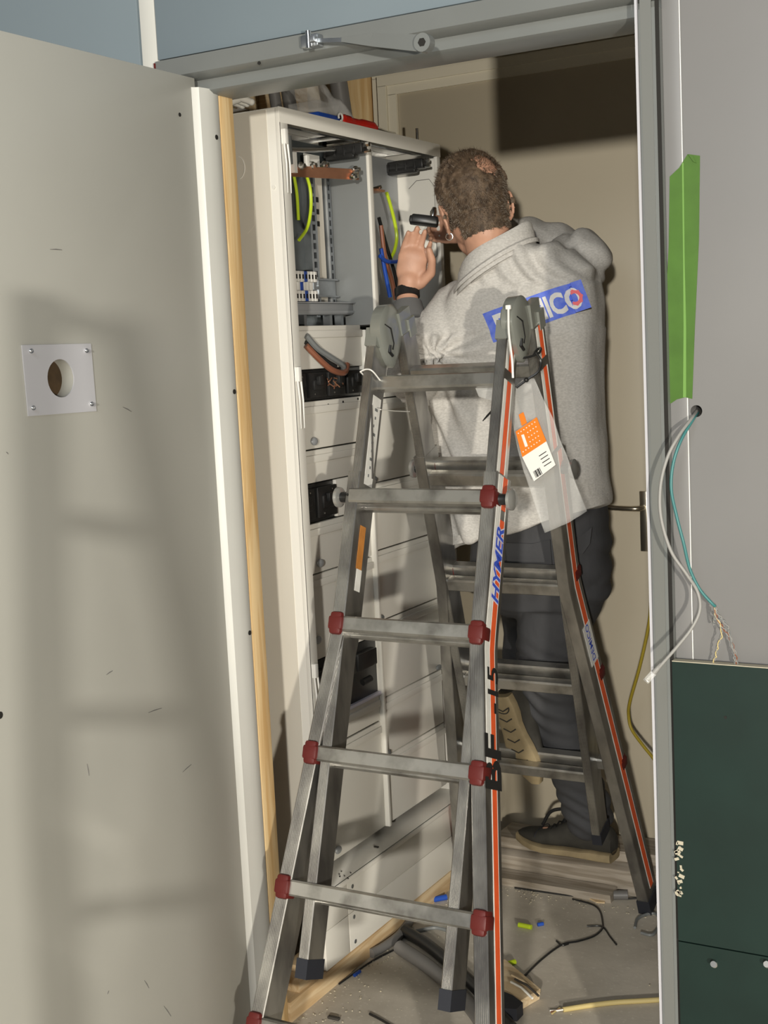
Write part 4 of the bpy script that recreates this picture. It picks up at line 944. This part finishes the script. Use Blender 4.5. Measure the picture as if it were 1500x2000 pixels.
def fold(p, n_):
    d = 0.0
    # soft drape
    q = V((p.x*7+p.z*2.2, p.y*6, p.z*4)); d += noise.noise(q)*0.013 + noise.noise(q*2.6)*0.004
    # creases running from the left armpit down and to the right
    a = V((SHL.x, 0, SHL.z-0.12)); r = math.hypot(p.x-a.x, p.z-a.z)
    an = math.atan2(p.z-a.z, p.x-a.x)
    if p.x > a.x-0.05 and p.z < a.z+0.05: d += 0.014*math.sin(an*9+noise.noise(p*6)*2)*math.exp(-r*4.0)
    # bunched cloth at the raised right shoulder
    b = V((SHR.x-0.03, 0, SHR.z-0.01)); r = math.hypot(p.x-b.x, p.z-b.z)
    if p.z > b.z-0.04: d += 0.011*math.sin((p.x*0.9+p.z*0.7)*110+noise.noise(p*9)*3)*math.exp(-r*7)
    # sleeve wrinkles on the left arm
    m_ = (SHL+ELL)/2; r = (p-ELL).length
    if r < 0.16: d += 0.007*math.sin((p.z+0.5*p.x)*95+noise.noise(p*10)*3)*(1-r/0.16)
    # lower left gathers
    if p.z < 1.42 and p.x < -1.40: d += 0.012*math.sin((p.x*1.0+p.z*0.45)*75+noise.noise(p*5)*2.5)*min(1, (-1.40-p.x)/0.10)
    return d
fuse(shirt, 0.0065, 6, fold)
# hem band and collar
hb = MB(); ro_ = [V(p) for p in ring(ce((896, 1060), (1177, 983), 3.13)[0], ce((896, 1060), (1177, 983), 3.13)[1]+0.003, 0.153, (PX(1177, 985, 3.13).z-PX(896, 1062, 3.13).z)/(2*ce((896, 1062), (1177, 985), 3.13)[1]), yaw=0.10)]
ro2 = [p+V((0, 0, 0.022)) for p in ro_]; ri = [(p-V((-1.34, 3.13, 0)))*1.0 for p in ro_]
ctr = sum(ro_, V((0, 0, 0)))/len(ro_)
hb.loft([ro2, ro_, [ctr+(p-ctr)*0.975 for p in ro_], [ctr+V((0, 0, 0.022))+(p-ctr)*0.975 for p in ro_]], cap=False)
hb.build('hem_band', M['shirt'], shirt)
cc = PX(968, 496, 3.055)
def cring(dz, r, ty=0.06, tx=0.58, wob=0.0):
    return [cc+V((r*math.cos(t)*1.02, r*math.sin(t)*1.05, dz+r*math.cos(t)*tx+r*math.sin(t)*ty+wob*math.sin(3*t+1))) for t in [2*math.pi*i/48 for i in range(48)]]
cl = MB().loft([cring(-0.050, 0.100), cring(-0.030, 0.0985), cring(-0.008, 0.0945, wob=0.003), cring(0.012, 0.090, wob=0.004), cring(0.019, 0.086, wob=0.004), cring(0.017, 0.080, wob=0.004), cring(-0.005, 0.078), cring(-0.05, 0.082)], cap=False).build('collar', M['shirt'], shirt)
MB().loft([cring(-0.040, 0.106), cring(-0.030, 0.1055), cring(-0.025, 0.100), cring(-0.035, 0.097)], cap=False).build('collar_seam', M['shirt'], cl)
# dark rib cuff, watch strap
wd_ = (WRL-ELL).normalized()
MB().tube([WRL-wd_*0.085, WRL-wd_*0.06, WRL-wd_*0.028], [0.046, 0.043, 0.036], 20).build('cuff', M['cuff'], shirt)
wt = MB().tube([WRL-wd_*0.014, WRL-wd_*0.012, WRL+wd_*0.010, WRL+wd_*0.012], [0.029, 0.0325, 0.0325, 0.029], 22).build('watch', M['black'], man)
# print on the back: a worn blue panel with white letters, wrapped on the cloth
dgp = bpy.context.evaluated_depsgraph_get()
sme = shirt.data; soff = man.location
bvh = BVHTree.FromPolygons([v.co+soff for v in sme.vertices], [tuple(p.vertices) for p in sme.polygons])
A = PX(948, 613, 3.0); Bq = PX(1124, 545, 3.0); Cq = PX(1141, 600, 3.0); Dq = PX(970, 669, 3.0)
GU, GV = 8, 3
hy = [[None]*(GU+1) for _ in range(GV+1)]
for j in range(GV+1):
    for i in range(GU+1):
        u, v = i/GU, j/GV; p = (A*(1-u)+Bq*u)*(1-v)+(Dq*(1-u)+Cq*u)*v
        h = bvh.ray_cast(V((p.x, 2.5, p.z)), V((0, 1, 0))); hy[j][i] = h[0].y if h[0] is not None else 3.1
    for i in range(1, GU+1): hy[j][i] = min(max(hy[j][i], hy[j][i-1]-0.012), hy[j][i-1]+0.012)
def onback(u, v, lift):
    p = (A*(1-u)+Bq*u)*(1-v)+(Dq*(1-u)+Cq*u)*v
    a = min(max(u, 0), 0.99999)*GU; b = min(max(v, 0), 0.99999)*GV; i, j = int(a), int(b); fa, fb = a-i, b-j
    y0 = (hy[j][i]*(1-fa)+hy[j][i+1]*fa)*(1-fb)+(hy[j+1][i]*(1-fa)+hy[j+1][i+1]*fa)*fb
    h = bvh.ray_cast(V((p.x, 2.5, p.z)), V((0, 1, 0)))
    y = h[0].y if h[0] is not None and abs(h[0].y-y0) < 0.012 else y0
    return V((p.x, y-lift, p.z))
g = MB(); nu, nv = 60, 20
g.add([onback(i/nu, j/nv, 0.0014) for j in range(nv+1) for i in range(nu+1)], [(j*(nu+1)+i, j*(nu+1)+i+1, (j+1)*(nu+1)+i+1, (j+1)*(nu+1)+i) for j in range(nv) for i in range(nu)])
pr = g.build('back_print', M['bluelogo'], shirt)
def onprint(vs, fs, m_, nm, u0, v0, su, sv, lift):
    bm = bmesh.new(); bv = [bm.verts.new(v) for v in vs]
    for f in fs:
        try: bm.faces.new([bv[i] for i in f])
        except ValueError: pass
    bmesh.ops.triangulate(bm, faces=bm.faces[:])
    for it in range(3):
        es = [e for e in bm.edges if e.calc_length() > 0.10]
        if es: bmesh.ops.subdivide_edges(bm, edges=es, cuts=1); bmesh.ops.triangulate(bm, faces=bm.faces[:])
    bm.verts.index_update()
    out = [onback(u0+v.co.x*su, v0-v.co.y*sv, lift) for v in bm.verts]
    q = MB().add(out, [[v.index for v in f.verts] for f in bm.faces]).build(nm, m_, pr); bm.free(); return q
for tx_, u0_, wd2 in (('DE', 0.075, 0.345), ('MICO', 0.455, 0.50)):
    vs, fs = text_geo(tx_, 1.0, 0.04)
    mx = max(v.x for v in vs); onprint(vs, fs, M['whiteprint'], 'print_lettering', u0_, 0.85, wd2/mx, 0.95, 0.0024)
# little red gear on the last letter
rv = []; rf = []
n = 24
for i in range(n):
    t = 2*math.pi*i/n; r2 = 0.30 if i % 3 else 0.345
    rv += [V((math.cos(t)*0.17, math.sin(t)*0.17, 0)), V((math.cos(t)*r2, math.sin(t)*r2, 0))]
for i in range(n):
    t = i/n
    if 0.30 < t < 0.62: continue
    j = (i+1) % n; rf.append((2*i, 2*i+1, 2*j+1, 2*j))
onprint(rv, rf, M['redprint'], 'print_gear', 0.895, 0.52, 0.225, 0.85, 0.0032)

# trousers
T = MB()
hr = [ring((-1.345, 3.19, 1.12), 0.175, 0.125, 0.05), ring((-1.35, 3.20, 1.02), 0.185, 0.14, 0.02), ring((-1.36, 3.21, 0.93), 0.185, 0.14, 0.0), ring((-1.36, 3.22, 0.86), 0.16, 0.12, 0)]
T.loft(hr)
T.limb([HIPR+V((0.015, 0, -0.04)), (HIPR+KNR)/2+V((-0.004, -0.01, 0)), KNR, (KNR+ANR)/2, ANR+V((0, 0, 0.02))], [0.108, 0.095, 0.082, 0.072, 0.064], 24)
T.limb([HIPL+V((0, 0, -0.03)), (HIPL+KNL)/2, KNL, (KNL+ANL)/2, ANL*0.85+KNL*0.15], [0.108, 0.095, 0.082, 0.072, 0.062], 24)
tr = T.build('work_trousers', M['trouser'], man)
def tfold(p, n_):
    d = noise.noise(V((p.x*9, p.y*9, p.z*7)))*0.008
    for k_, w_, fr_ in ((KNR, 0.20, 130), (ANR+V((0, 0, 0.06)), 0.14, 150), (HIPR+V((0.06, 0, 0.0)), 0.16, 90), (KNL, 0.16, 110)):
        r = (p-k_).length
        if r < w_: d += 0.008*math.sin((p.z+0.45*p.x)*fr_+noise.noise(p*8)*4)*(1-r/w_)
    return d
fuse(tr, 0.0065, 5, tfold)
tme = tr.data
tb = BVHTree.FromPolygons([v.co+soff for v in tme.vertices], [tuple(p.vertices) for p in tme.polygons])
def ontr(px, py, lift):
    d = (PX(px, py, 3.0)-CAM).normalized(); h = tb.ray_cast(CAM, d); return (h[0] if h[0] is not None else PX(px, py, 3.05))-d*lift
g = MB(); q = [ontr(a, b, 0.006) for a, b in ((986, 1060), (1040, 1062), (1074, 1054), (1078, 1104), (1045, 1113), (1012, 1116), (990, 1096))]
g.prism(q, (0, 0.004, 0)); g.build('back_pocket', M['trouser'], tr)
g = MB().prism([ontr(a, b, 0.010) for a, b in ((1122, 1058), (1156, 1030), (1152, 1062), (1138, 1082), (1124, 1078))], (0, 0.006, 0)).build('pocket_flap', M['trouser'], tr)

# shoes
def shoe(toe, heel, up, side):
    """toe/heel: sole line ends; up: sole normal"""
    f = (toe-heel); Ln = f.length; f.normalize(); up = (up-f*up.dot(f)).normalized(); sd = f.cross(up)
    def outl(t):
        hw = [0.030, 0.036, 0.035, 0.033, 0.036, 0.044, 0.048, 0.045, 0.034, 0.012]
        x = t*9; i = min(int(x), 8); return hw[i]+(hw[i+1]-hw[i])*(x-i)
    def sec(t, h0, h1, grow, rnd=0.6, n=16):
        c = heel+f*(Ln*t); hw = outl(t)+grow; out = []
        for k in range(n):
            a = 2*math.pi*k/n; y = math.cos(a); z = math.sin(a)
            yy = hw*math.copysign(abs(y)**rnd, y); zz = (h0+h1)/2+(h1-h0)/2*math.copysign(abs(z)**rnd, z)
            out.append(c+sd*yy+up*zz)
        return out
    ts = [0.0, 0.03, 0.1, 0.2, 0.3, 0.42, 0.55, 0.68, 0.8, 0.9, 0.96, 1.0]
    spring = lambda t: 0.012*max(0, (t-0.7)/0.3)**1.6
    top = [0.075, 0.092, 0.102, 0.106, 0.108, 0.100, 0.078, 0.062, 0.054, 0.048, 0.040, 0.030]
    so = MB().loft([sec(t, spring(t), 0.024+spring(t)+(0.006 if t < 0.3 else 0), 0.004, 0.45) for t in ts])
    uo = MB().loft([sec(t, 0.018+spring(t), top[i]+spring(t)*0.6, -0.003 if t < 0.97 else -0.010, 0.85) for i, t in enumerate(ts)])
    o = uo.build('shoe', M['shoe'], man)
    so.build('sole', M['sole'], o)
    # toe cap line, laces
    MB().tube([p for p in sec(0.74, 0.03, 0.062, 0.001, 0.85, 16)[:9]], 0.0012, 6).build('toe_seam', M['rubber'], o)
    for k in range(4):
        t = 0.50+k*0.055; c = heel+f*(Ln*t)+up*(0.094-k*0.011)
        MB().tube([c+sd*0.022-up*0.006, c+up*0.003, c-sd*0.022-up*0.006], 0.0025, 6).build('lace', M['black'], o)
    return o, f, up, sd, Ln
sR, f, up, sd, Ln = shoe(tR, hR, V((0, 0, 1)), 1)
c = hR+f*(Ln*0.50)+up*0.088
MB().tube(smoothpath([c, c+up*0.035-f*0.01, c+up*0.028+f*0.04-up*0.004, c+f*0.07-up*0.02], 5), 0.005, 8).build('pull_loop', M['black'], sR)
# raised left shoe: toes on the far rung, sole towards the camera
hl0 = hL
sL, f2, up2, sd2, L2 = shoe(tL, hL, uL, -1)
g = MB()
for k in range(7):
    c = hl0+f2*(L2*(0.12+k*0.115))-up2*0.0005
    g.tube([c-sd2*0.022, c+f2*0.010, c+sd2*0.022], 0.0018, 6)
g.tube([hl0+f2*0.03+sd2*0.026*math.cos(t)+f2*0.02*math.sin(t)-up2*0.0005 for t in [math.pi*i/10 for i in range(11)]], 0.0016, 6)
g.build('sole_tread', M['shoe'], sL)

# hand tool
dv = empty('handheld_tester', PX(832, 430, 3.07)); tag(dv, 'small black handheld device with a clear nozzle held up in the left hand', 'hand tool')
dax = V((0.85, 0.38, -0.16)).normalized(); dup = V((0.1, 0.2, 1)); dup = (dup-dax*dup.dot(dax)).normalized(); dm = Matrix((dax, dup.cross(dax), dup)).transposed()
dc = PX(830, 431, 3.062)
MB().box(dc, (0.068, 0.042, 0.022), 0.005, dm).box(dc-dax*0.03-dup*0.002, (0.018, 0.038, 0.018), 0.004, dm).build('housing', M['black'], dv)
MB().tube([dc+dax*0.018+dup*0.010, dc+dax*0.019+dup*0.024, dc+dax*0.020+dup*0.036], [0.007, 0.009, 0.005], 12).build('nozzle', M['chrome'], dv)
MB().box(dc-dax*0.005+dup*0.0115, (0.028, 0.026, 0.001), 0, dm).build('display_frame', M['greyins'], dv)

# ------------------------------------------------------------ right hand wall: tape, cables, green board
YW = YF-0.0012
tp = MB().prism([on(a, b, 'y', YW) for a, b in ((1308, 345), (1326, 328), (1343, 301), (1367, 304), (1365, 470), (1357, 640), (1352, 779), (1338, 776), (1322, 780), (1301, 794), (1291, 789), (1298, 640), (1306, 480))], (0, 0.0008, 0)).build('masking_tape', M['green'])
tag(tp, 'wide strip of green masking tape stuck vertically on the grey wall', 'tape')
MB().prism([on(a, b, 'y', YW-0.0006) for a, b in ((1332, 318), (1335, 318), (1337, 500), (1340, 640), (1340, 776), (1334, 776), (1335, 640), (1334, 500))], (0, 0.0006, 0)).build('tape_fold', M['greenlight'], tp)
MB().prism([on(a, b, 'y', YW-0.003) for a, b in ((1344, 302), (1352, 303), (1360, 318), (1354, 316))], (0, 0.0008, 0)).build('tape_corner', M['green'], tp)
MB().cyl((hc.x, YF+0.045, hc.z), (hc.x, YF+0.05, hc.z), 0.0103).build('trim_9', M['dark'])['kind'] = 'structure'
def cpath(pl, Ys): return [on(a, b, 'y', y) for (a, b), y in zip(pl, Ys)]
gc = cpath(((1361, 803), (1350, 818), (1325, 852), (1303, 895), (1290, 950), (1291, 1010), (1310, 1075), (1340, 1120), (1362, 1155), (1367, 1190), (1352, 1225), (1325, 1260), (1290, 1300), (1284, 1306)),
           (2.33, 2.285, 2.25, 2.235, 2.225, 2.22, 2.22, 2.225, 2.235, 2.23, 2.22, 2.21, 2.20, 2.20))
gcab = empty('network_cable', hc); tag(gcab, 'light grey network cable with a plug, hanging from the hole in the grey wall', 'cable')
MB().tube(smoothpath(gc, 6), 0.0030, 10).build('sheath', M['cablegrey'], gcab)
dp = (gc[-1]-gc[-3]).normalized()
MB().tube([gc[-1]-dp*0.012, gc[-1]+dp*0.010], [0.0036, 0.0052], 10).build('boot', M['cablegrey'], gcab)
sdp = dp.cross(V((0, 1, 0))).normalized(); pm = Matrix((dp, sdp, dp.cross(sdp))).transposed()
MB().box(gc[-1]+dp*0.020, (0.022, 0.0115, 0.0085), 0.001, pm).box(gc[-1]+dp*0.018-V((0, 0.006, 0)), (0.014, 0.004, 0.002), 0.0005, pm).build('plug', M['hazywrap'], gcab)
MB().box(gc[-1]+dp*0.029, (0.004, 0.009, 0.005), 0.0005, pm).build('contacts', M['brass'], gcab)
tc_ = cpath(((1363, 806), (1352, 822), (1330, 860), (1315, 905), (1311, 955), (1322, 1010), (1335, 1060), (1347, 1110), (1366, 1150), (1390, 1178), (1397, 1184)), (2.33, 2.285, 2.26, 2.25, 2.245, 2.24, 2.24, 2.245, 2.25, 2.255, 2.26))
tcab = empty('stripped_cable', hc); tag(tcab, 'teal cable with stripped twisted wires hanging from the hole in the grey wall', 'cable')
MB().tube(smoothpath(tc_, 6), 0.0027, 10).build('sheath', M['teal'], tcab)
ends = (((1400, 1205), (1412, 1225), (1425, 1245), (1436, 1275), (1440, 1300)), ((1403, 1200), (1420, 1222), (1428, 1250), (1434, 1280), (1436, 1298)), ((1398, 1200), (1410, 1235), (1402, 1262), (1398, 1282), (1392, 1296)), ((1396, 1196), (1396, 1205), (1395, 1212), (1394, 1218), (1394, 1220)))
for i, e in enumerate(ends):
    pp = [tc_[-1]]+cpath(e, (2.262, 2.266, 2.27, 2.275, 2.28))
    base = smoothpath(pp, 8); 
    MB().tube([p+V((0.0016*math.cos(k*0.9+i), 0, 0.0016*math.sin(k*0.9+i))) for k, p in enumerate(base)], 0.0010, 6).build('conductor', M[('brown', 'greyins', 'tan', 'greyins')[i]], tcab)
    MB().tube([p-V((0.0016*math.cos(k*0.9+i), 0, 0.0016*math.sin(k*0.9+i))) for k, p in enumerate(base)], 0.0008, 6).build('conductor', M['cablegrey'], tcab)
# green board
gp = [on(1315, 1292, 'y', 2.272), on(1313, 1292, 'y', 2.272)]
zg = on(1315, 1292, 'y', 2.272).z; xg = on(1322, 1700, 'y', 2.272).x
gb = MB().mm((xg, 2.272, 0.448), (0.45, 2.2885, zg)).mm((xg, 2.272, 0.005), (0.45, 2.2885, 0.4455)).build('green_plasterboard', M['gboard'])
tag(gb, 'dark green plasterboard sheet screwed low on the grey wall right of the opening', 'plasterboard')
MB().mm((xg, 2.2715, zg), (0.45, 2.2890, zg+0.0015)).build('board_edge', M['gypsum'], gb)
for a, b in ((1395, 1884), (1498, 1884)):
    p = on(a, b, 'y', 2.272); s_ = MB().cyl(p, p+V((0.003, -0.014, 0.008)), 0.0022, 10).tube([p+V((0.003, -0.014, 0.008)), p+V((0.0035, -0.018, 0.0095))], [0.0022, 0.0055], 14).cyl(p, p-V((0, 0.001, 0)), 0.006, 12).build('screw', M['chrome'], gb)
p = on(1417, 1401, 'y', 2.272); MB().cyl(p, p-V((0, 0.0008, 0)), 0.0028, 10).build('screw_hole', M['dark'], gb)
random.seed(5); g = MB()
for i in range(26):
    p = on(1321+random.uniform(0, 11), 1640+random.uniform(0, 110), 'y', 2.2715); r_ = random.uniform(0.002, 0.007); g.box(p, (r_*1.6, 0.002, r_), 0, Matrix.Rotation(random.uniform(0, 3), 3, 'Y'))
g.build('torn_edge', M['gypsum'], gb)
# hanging yellow cable at the back door
yc = [on(a, b, 'y', y) for (a, b), y in zip(((1272, 1150), (1268, 1215), (1250, 1300), (1230, 1372), (1228, 1400), (1234, 1425), (1255, 1455), (1278, 1484), (1300, 1520)), (3.35, 3.36, 3.38, 3.42, 3.44, 3.44, 3.42, 3.40, 3.38))]
tag(MB().tube(smoothpath(yc, 6), 0.0045, 10).build('power_cable', M['yellowcable']), 'dark yellow cable hanging in a loop in front of the cream back door', 'cable')

# ------------------------------------------------------------ floor clutter
tmb = MB()
tmb.loft([[V((x, y, z+0.004*math.sin(x*9))) for y, z in ((3.405, 0.0), (3.40, 0.072), (3.415, 0.080), (3.570, 0.083), (3.574, 0.0))] for x in [-1.66+i*0.08 for i in range(14)]])
tag(tmb.build('timber_beam', M['oldwood']), 'dusty weathered timber beam lying on the floor along the back door', 'timber beam')
b2 = MB().loft([[V((x, y+0.02*math.sin(x*5), z)) for y, z in ((3.44, 0.083), (3.44, 0.114), (3.56, 0.114), (3.56, 0.083))] for x in [-1.62+i*0.09 for i in range(9)]])
tag(b2.build('timber_board', M['oldwood']), 'loose grey timber board on top of the beam under the shoe', 'timber board')
tag(MB().loft([[V((x, y, z)) for y, z in ((3.345, 0.0), (3.34, 0.024), (3.398, 0.028), (3.398, 0.0))] for x in (-1.60, -1.45, -1.24)]).build('timber_lath', M['oldwood']), 'thin dusty lath on the floor in front of the weathered beam', 'lath')
def fl(px, py, z=0.0): return on(px, py, 'z', z)
def floor_tube(pl, r, m_, nm, label, cat, group=None, zs=None, n=8, k=6):
    pts = [fl(a, b, r)+V((0, 0, (zs[i] if zs else 0))) for i, (a, b) in enumerate(pl)]
    return tag(MB().tube(smoothpath(pts, k), r, n).build(nm, M[m_], None), label, cat, group)
cdt = floor_tube(((725, 1862), (748, 1850), (778, 1828), (800, 1800)), 0.012, 'conduit', 'conduit_offcut', 'dark grey curved conduit end on the floor beside the pine batten', 'conduit', n=16)
p = fl(727, 1861, 0.012); 
floor_tube(((790, 1818), (830, 1842), (868, 1872), (905, 1905), (935, 1935), (960, 1965), (1000, 2010)), 0.016, 'black', 'cable_bundle', 'thick dark cable bundle lying across the floor behind the right ladder leg', 'cable bundle', n=14)
floor_tube(((780, 1850), (840, 1890), (890, 1935), (930, 1980), (960, 2030)), 0.018, 'conduit', 'corrugated_hose', 'dark grey hose curving on the floor in front of the cable bundle', 'hose', n=14)
floor_tube(((792, 1845), (797, 1862), (808, 1880)), 0.005, 'conduit', 'rag_strip', 'short dark strip hanging off the cable bundle end', 'strip')
floor_tube(((800, 1822), (830, 1815), (850, 1812), (870, 1816), (882, 1822)), 0.005, 'greyins', 'wire_offcut', 'twisted grey wire beside the far end of the cable bundle', 'wire')
floor_tube(((662, 1922), (690, 1902), (725, 1878), (780, 1850)), 0.0022, 'black', 'cable_tie', 'long thin black cable tie along the batten on the floor', 'cable tie')
def bit(px, py, px2, py2, r, m_, label, cat='cable offcut', nm='cable_offcut', group=None):
    a, b = fl(px, py, r), fl(px2, py2, r); return tag(MB().cyl(a, b, r, 12).build(nm, M[m_]), label, cat, group)
bit(692, 1905, 703, 1897, 0.0045, 'blueins', 'small blue sleeve threaded beside the long black cable tie')
bit(846, 1757, 872, 1752, 0.008, 'blueins', 'blue piece lying against the cabinet foot behind the left ladder leg')
bit(1013, 1806, 1038, 1811, 0.0065, 'yg', 'yellow green cable offcut on the floor right of the near leg')
bit(1050, 1806, 1061, 1804, 0.005, 'blueins', 'tiny blue offcut right of the yellow green one')
bit(988, 1884, 1006, 1878, 0.0065, 'yg', 'bright yellow offcut beside the right near leg above the plywood')
bit(836, 1881, 842, 1885, 0.005, 'yg', 'pale yellow scrap by the cable bundle')
bit(1135, 1742, 1146, 1738, 0.009, 'blueins', 'blue scrap among the debris in front of the timber beam')
bit(1150, 1738, 1178, 1742, 0.013, 'conduit', 'grey pipe offcut in front of the timber beam', 'pipe offcut', 'pipe_offcut')
bit(1198, 1748, 1226, 1748, 0.013, 'conduit', 'open grey pipe offcut lying right of the other pipe piece', 'pipe offcut', 'pipe_offcut')
floor_tube(((1005, 1734), (1060, 1742), (1120, 1750), (1190, 1756), (1255, 1754)), 0.0022, 'black', 'cable_tie', 'long straight black cable tie in front of the timber beam', 'cable tie')
floor_tube(((1118, 1756), (1135, 1760), (1160, 1768), (1172, 1780), (1177, 1800), (1176, 1814), (1160, 1828), (1130, 1838), (1098, 1845), (1060, 1872), (1022, 1908)), 0.0026, 'black', 'cable_tie', 'bent black strap snaking over the floor towards the plywood offcut', 'cable tie')
floor_tube(((1146, 1809), (1176, 1810), (1192, 1830), (1204, 1845)), 0.0022, 'black', 'cable_tie', 'short forked black tie at the bend of the long strap', 'cable tie')
floor_tube(((1087, 1838), (1098, 1846), (1110, 1843)), 0.0026, 'black', 'cable_tie', 'tiny black tie end at the middle of the bent strap', 'cable tie')
floor_tube(((722, 1980), (745, 1992), (775, 2010)), 0.003, 'black', 'cable_tie', 'black cable tie near the bottom centre of the floor', 'cable tie')
tag(MB().box(fl(652, 1988, 0.004), (0.030, 0.010, 0.006), 0.001).build('debris_chip', M['debris']), 'small dark chip on the floor near the pine batten, closest to the camera', 'chip')
tag(MB().box(fl(782, 1858, 0.005), (0.016, 0.012, 0.008), 0.002).build('debris_chip', M['debris']), 'small dark lump on the floor next to the conduit offcut', 'chip')
tag(MB().box(fl(1193, 1738, 0.004), (0.012, 0.012, 0.006), 0.001).build('paper_scrap', M['white']), 'white scrap between the grey pipe offcuts', 'scrap')
tag(MB().prism([fl(a, b, 0.001) for a, b in ((1152, 1757), (1160, 1754), (1184, 1754), (1181, 1765), (1165, 1764))], (0, 0, 0.004)).build('paper_scrap', M['ply']), 'pale torn scrap on the floor below the grey pipe offcuts', 'scrap')
floor_tube(((1240, 1812), (1245, 1795), (1262, 1786), (1280, 1785), (1290, 1800), (1275, 1825), (1252, 1822)), 0.004, 'greyins', 'wire_coil', 'small grey wire coil beside the far ladder foot', 'wire')
# plywood offcut with splinters
pw = empty('plywood_offcut', fl(1015, 1955, 0)); tag(pw, 'pale plywood offcut lying on the floor right of the near ladder leg', 'plywood offcut')
q = [fl(a, b, 0.0) for a, b in ((960, 1900), (985, 1893), (1054, 1952), (1010, 1978), (975, 1962))]
for k in range(3): MB().prism([p+V((0.001*k, 0.001*k, 0.001+0.0085*k)) for p in q], (0, 0, 0.0078)).build('ply_layer', M['ply'], pw)
tag(MB().prism([fl(a, b, 0.001) for a, b in ((985, 1960), (1002, 1967), (1022, 1982), (1010, 1995), (975, 1992))], (0, 0, 0.03)).build('rubber_block', M['rubber']), 'black block on the floor under the plywood offcut', 'block')
for i, (a, b, c, d) in enumerate(((1000, 1905, 1045, 1938), (1006, 1912, 1052, 1945), (998, 1918, 1040, 1950))):
    pa, pb = fl(a, b, 0.032), fl(c, d, 0.032); tag(MB().tube([pa, (pa+pb)/2+V((0, 0, 0.006)), pb], 0.003, 6).build('wood_splinter', M[('ply', 'debris', 'stickerlitalu')[i]]), ('pale splinter on the plywood offcut, furthest back', 'dark sliver lying between two splinters on the plywood offcut', 'whitish splinter on the plywood offcut, nearest the ladder')[i], 'splinter')
yl = [fl(a, b, 0.006) for a, b in ((1100, 1972), (1150, 1964), (1200, 1958), (1250, 1955), (1300, 1952), (1350, 1950))]
yo = empty('bare_cable', yl[0]); tag(yo, 'yellow cable with a stripped end lying on the floor at the bottom right', 'cable')
MB().tube(smoothpath(yl, 5), 0.0062, 10).build('sheath', M['tan'], yo)
for i in range(3): MB().tube([yl[0], yl[0]+V((-0.012, -0.006+0.006*i, -0.002)), fl(1074+2*i, 1974+3*i, 0.003)], 0.002, 6).build('conductor', M[('white', 'copper', 'tan')[i]], yo)
# crumbs of plaster and sawdust by the batten and the beam: countless
random.seed(11); g = MB()
for i in range(330):
    if i < 190:
        y = random.uniform(2.40, 3.38); p = V((XC+0.004+abs(random.gauss(0, 0.05)), y, 0))
    elif i < 310: p = V((random.uniform(-1.62, -1.05), 3.335-abs(random.gauss(0, 0.03)), 0))
    else: p = V((random.uniform(-1.6, -0.9), random.uniform(2.4, 3.3), 0))
    s_ = random.uniform(0.0008, 0.0028); g.box(p+V((0, 0, s_/2)), (s_*1.6, s_, s_), 0, Matrix.Rotation(random.uniform(0, 3), 3, 'Z'))
tag(g.build('plaster_crumbs', M['gypsum']), 'scattered pale crumbs of plaster and sawdust on the concrete floor', 'crumbs', kind='stuff')
MB().tube([V((-1.88, 2.585, 0.42))+V((0.03*math.cos(t), 0, 0.05*math.sin(t))) for t in [math.radians(i*15-20) for i in range(9)]], 0.0012, 6).build('knockout_ring', M['white'], cb)

# ------------------------------------------------------------ behind the camera: twin work lamp on its stand, second ladder left of the view
for P_, lab in ((LM, 'tall tripod work lamp far behind the camera'), (LB, 'low tripod work lamp behind and right of the camera')):
    dd = (V((-1.6, 2.8, 1.2))-V(P_)).normalized(); c = V(P_)-dd*0.09
    st_ = tag(empty('work_lamp', (c.x, c.y, 0)), lab, 'work lamp')
    MB().cyl((c.x, c.y, 0.35), (c.x, c.y, c.z-0.05), 0.016).build('pole', M['rubber'], st_)
    for k in range(3):
        a = k*2.09; MB().cyl((c.x, c.y, 0.7), (c.x+0.45*math.cos(a), c.y+0.45*math.sin(a), 0.01), 0.011).build('leg', M['rubber'], st_)
    s1 = dd.cross(V((0, 0, 1))).normalized(); mm_ = Matrix((s1, dd, s1.cross(dd))).transposed()
    MB().box(c, (0.24, 0.05, 0.18), 0.01, mm_).build('lamp_head', M['rubber'], st_)
LADX = V((0.34, 0.30, 0)).normalized()
l2 = empty('standing_ladder', (-1.15, 0.85, 0)); tag(l2, 'aluminium ladder leaning free at the left of the camera', 'ladder')
def L2P(side, z):
    if side: P_ = ((1.80, (-1.068, 0.680)), (0.95, (-1.040, 0.800)), (0.0, (-1.02, 0.78)))
    else: P_ = ((1.80, (-1.290, 0.968)), (0.95, (-1.290, 0.900)), (0.0, (-1.290, 0.88)))
    for (za, a), (zb_, b) in zip(P_, P_[1:]):
        if z >= zb_ or zb_ == 0.0:
            t = (za-z)/(za-zb_); return V((a[0]+(b[0]-a[0])*t, a[1]+(b[1]-a[1])*t, z))
for s_ in (0, 1):
    MB().tube([L2P(s_, 1.745), L2P(s_, 0.95), L2P(s_, 0.0)], 0.028, 4).build('stile', M['alu'], l2)
for z in (1.72, 1.40, 1.09, 0.77, 0.46, 0.15):
    MB().tube([L2P(0, z), L2P(1, z)], 0.019, 4).build('rung', M['alurung'], l2)
for s_ in (0, 1): MB().box(L2P(s_, 0.015), (0.05, 0.05, 0.03), 0.004).build('foot_cap', M['rubber'], l2)
l2.location = l2.location
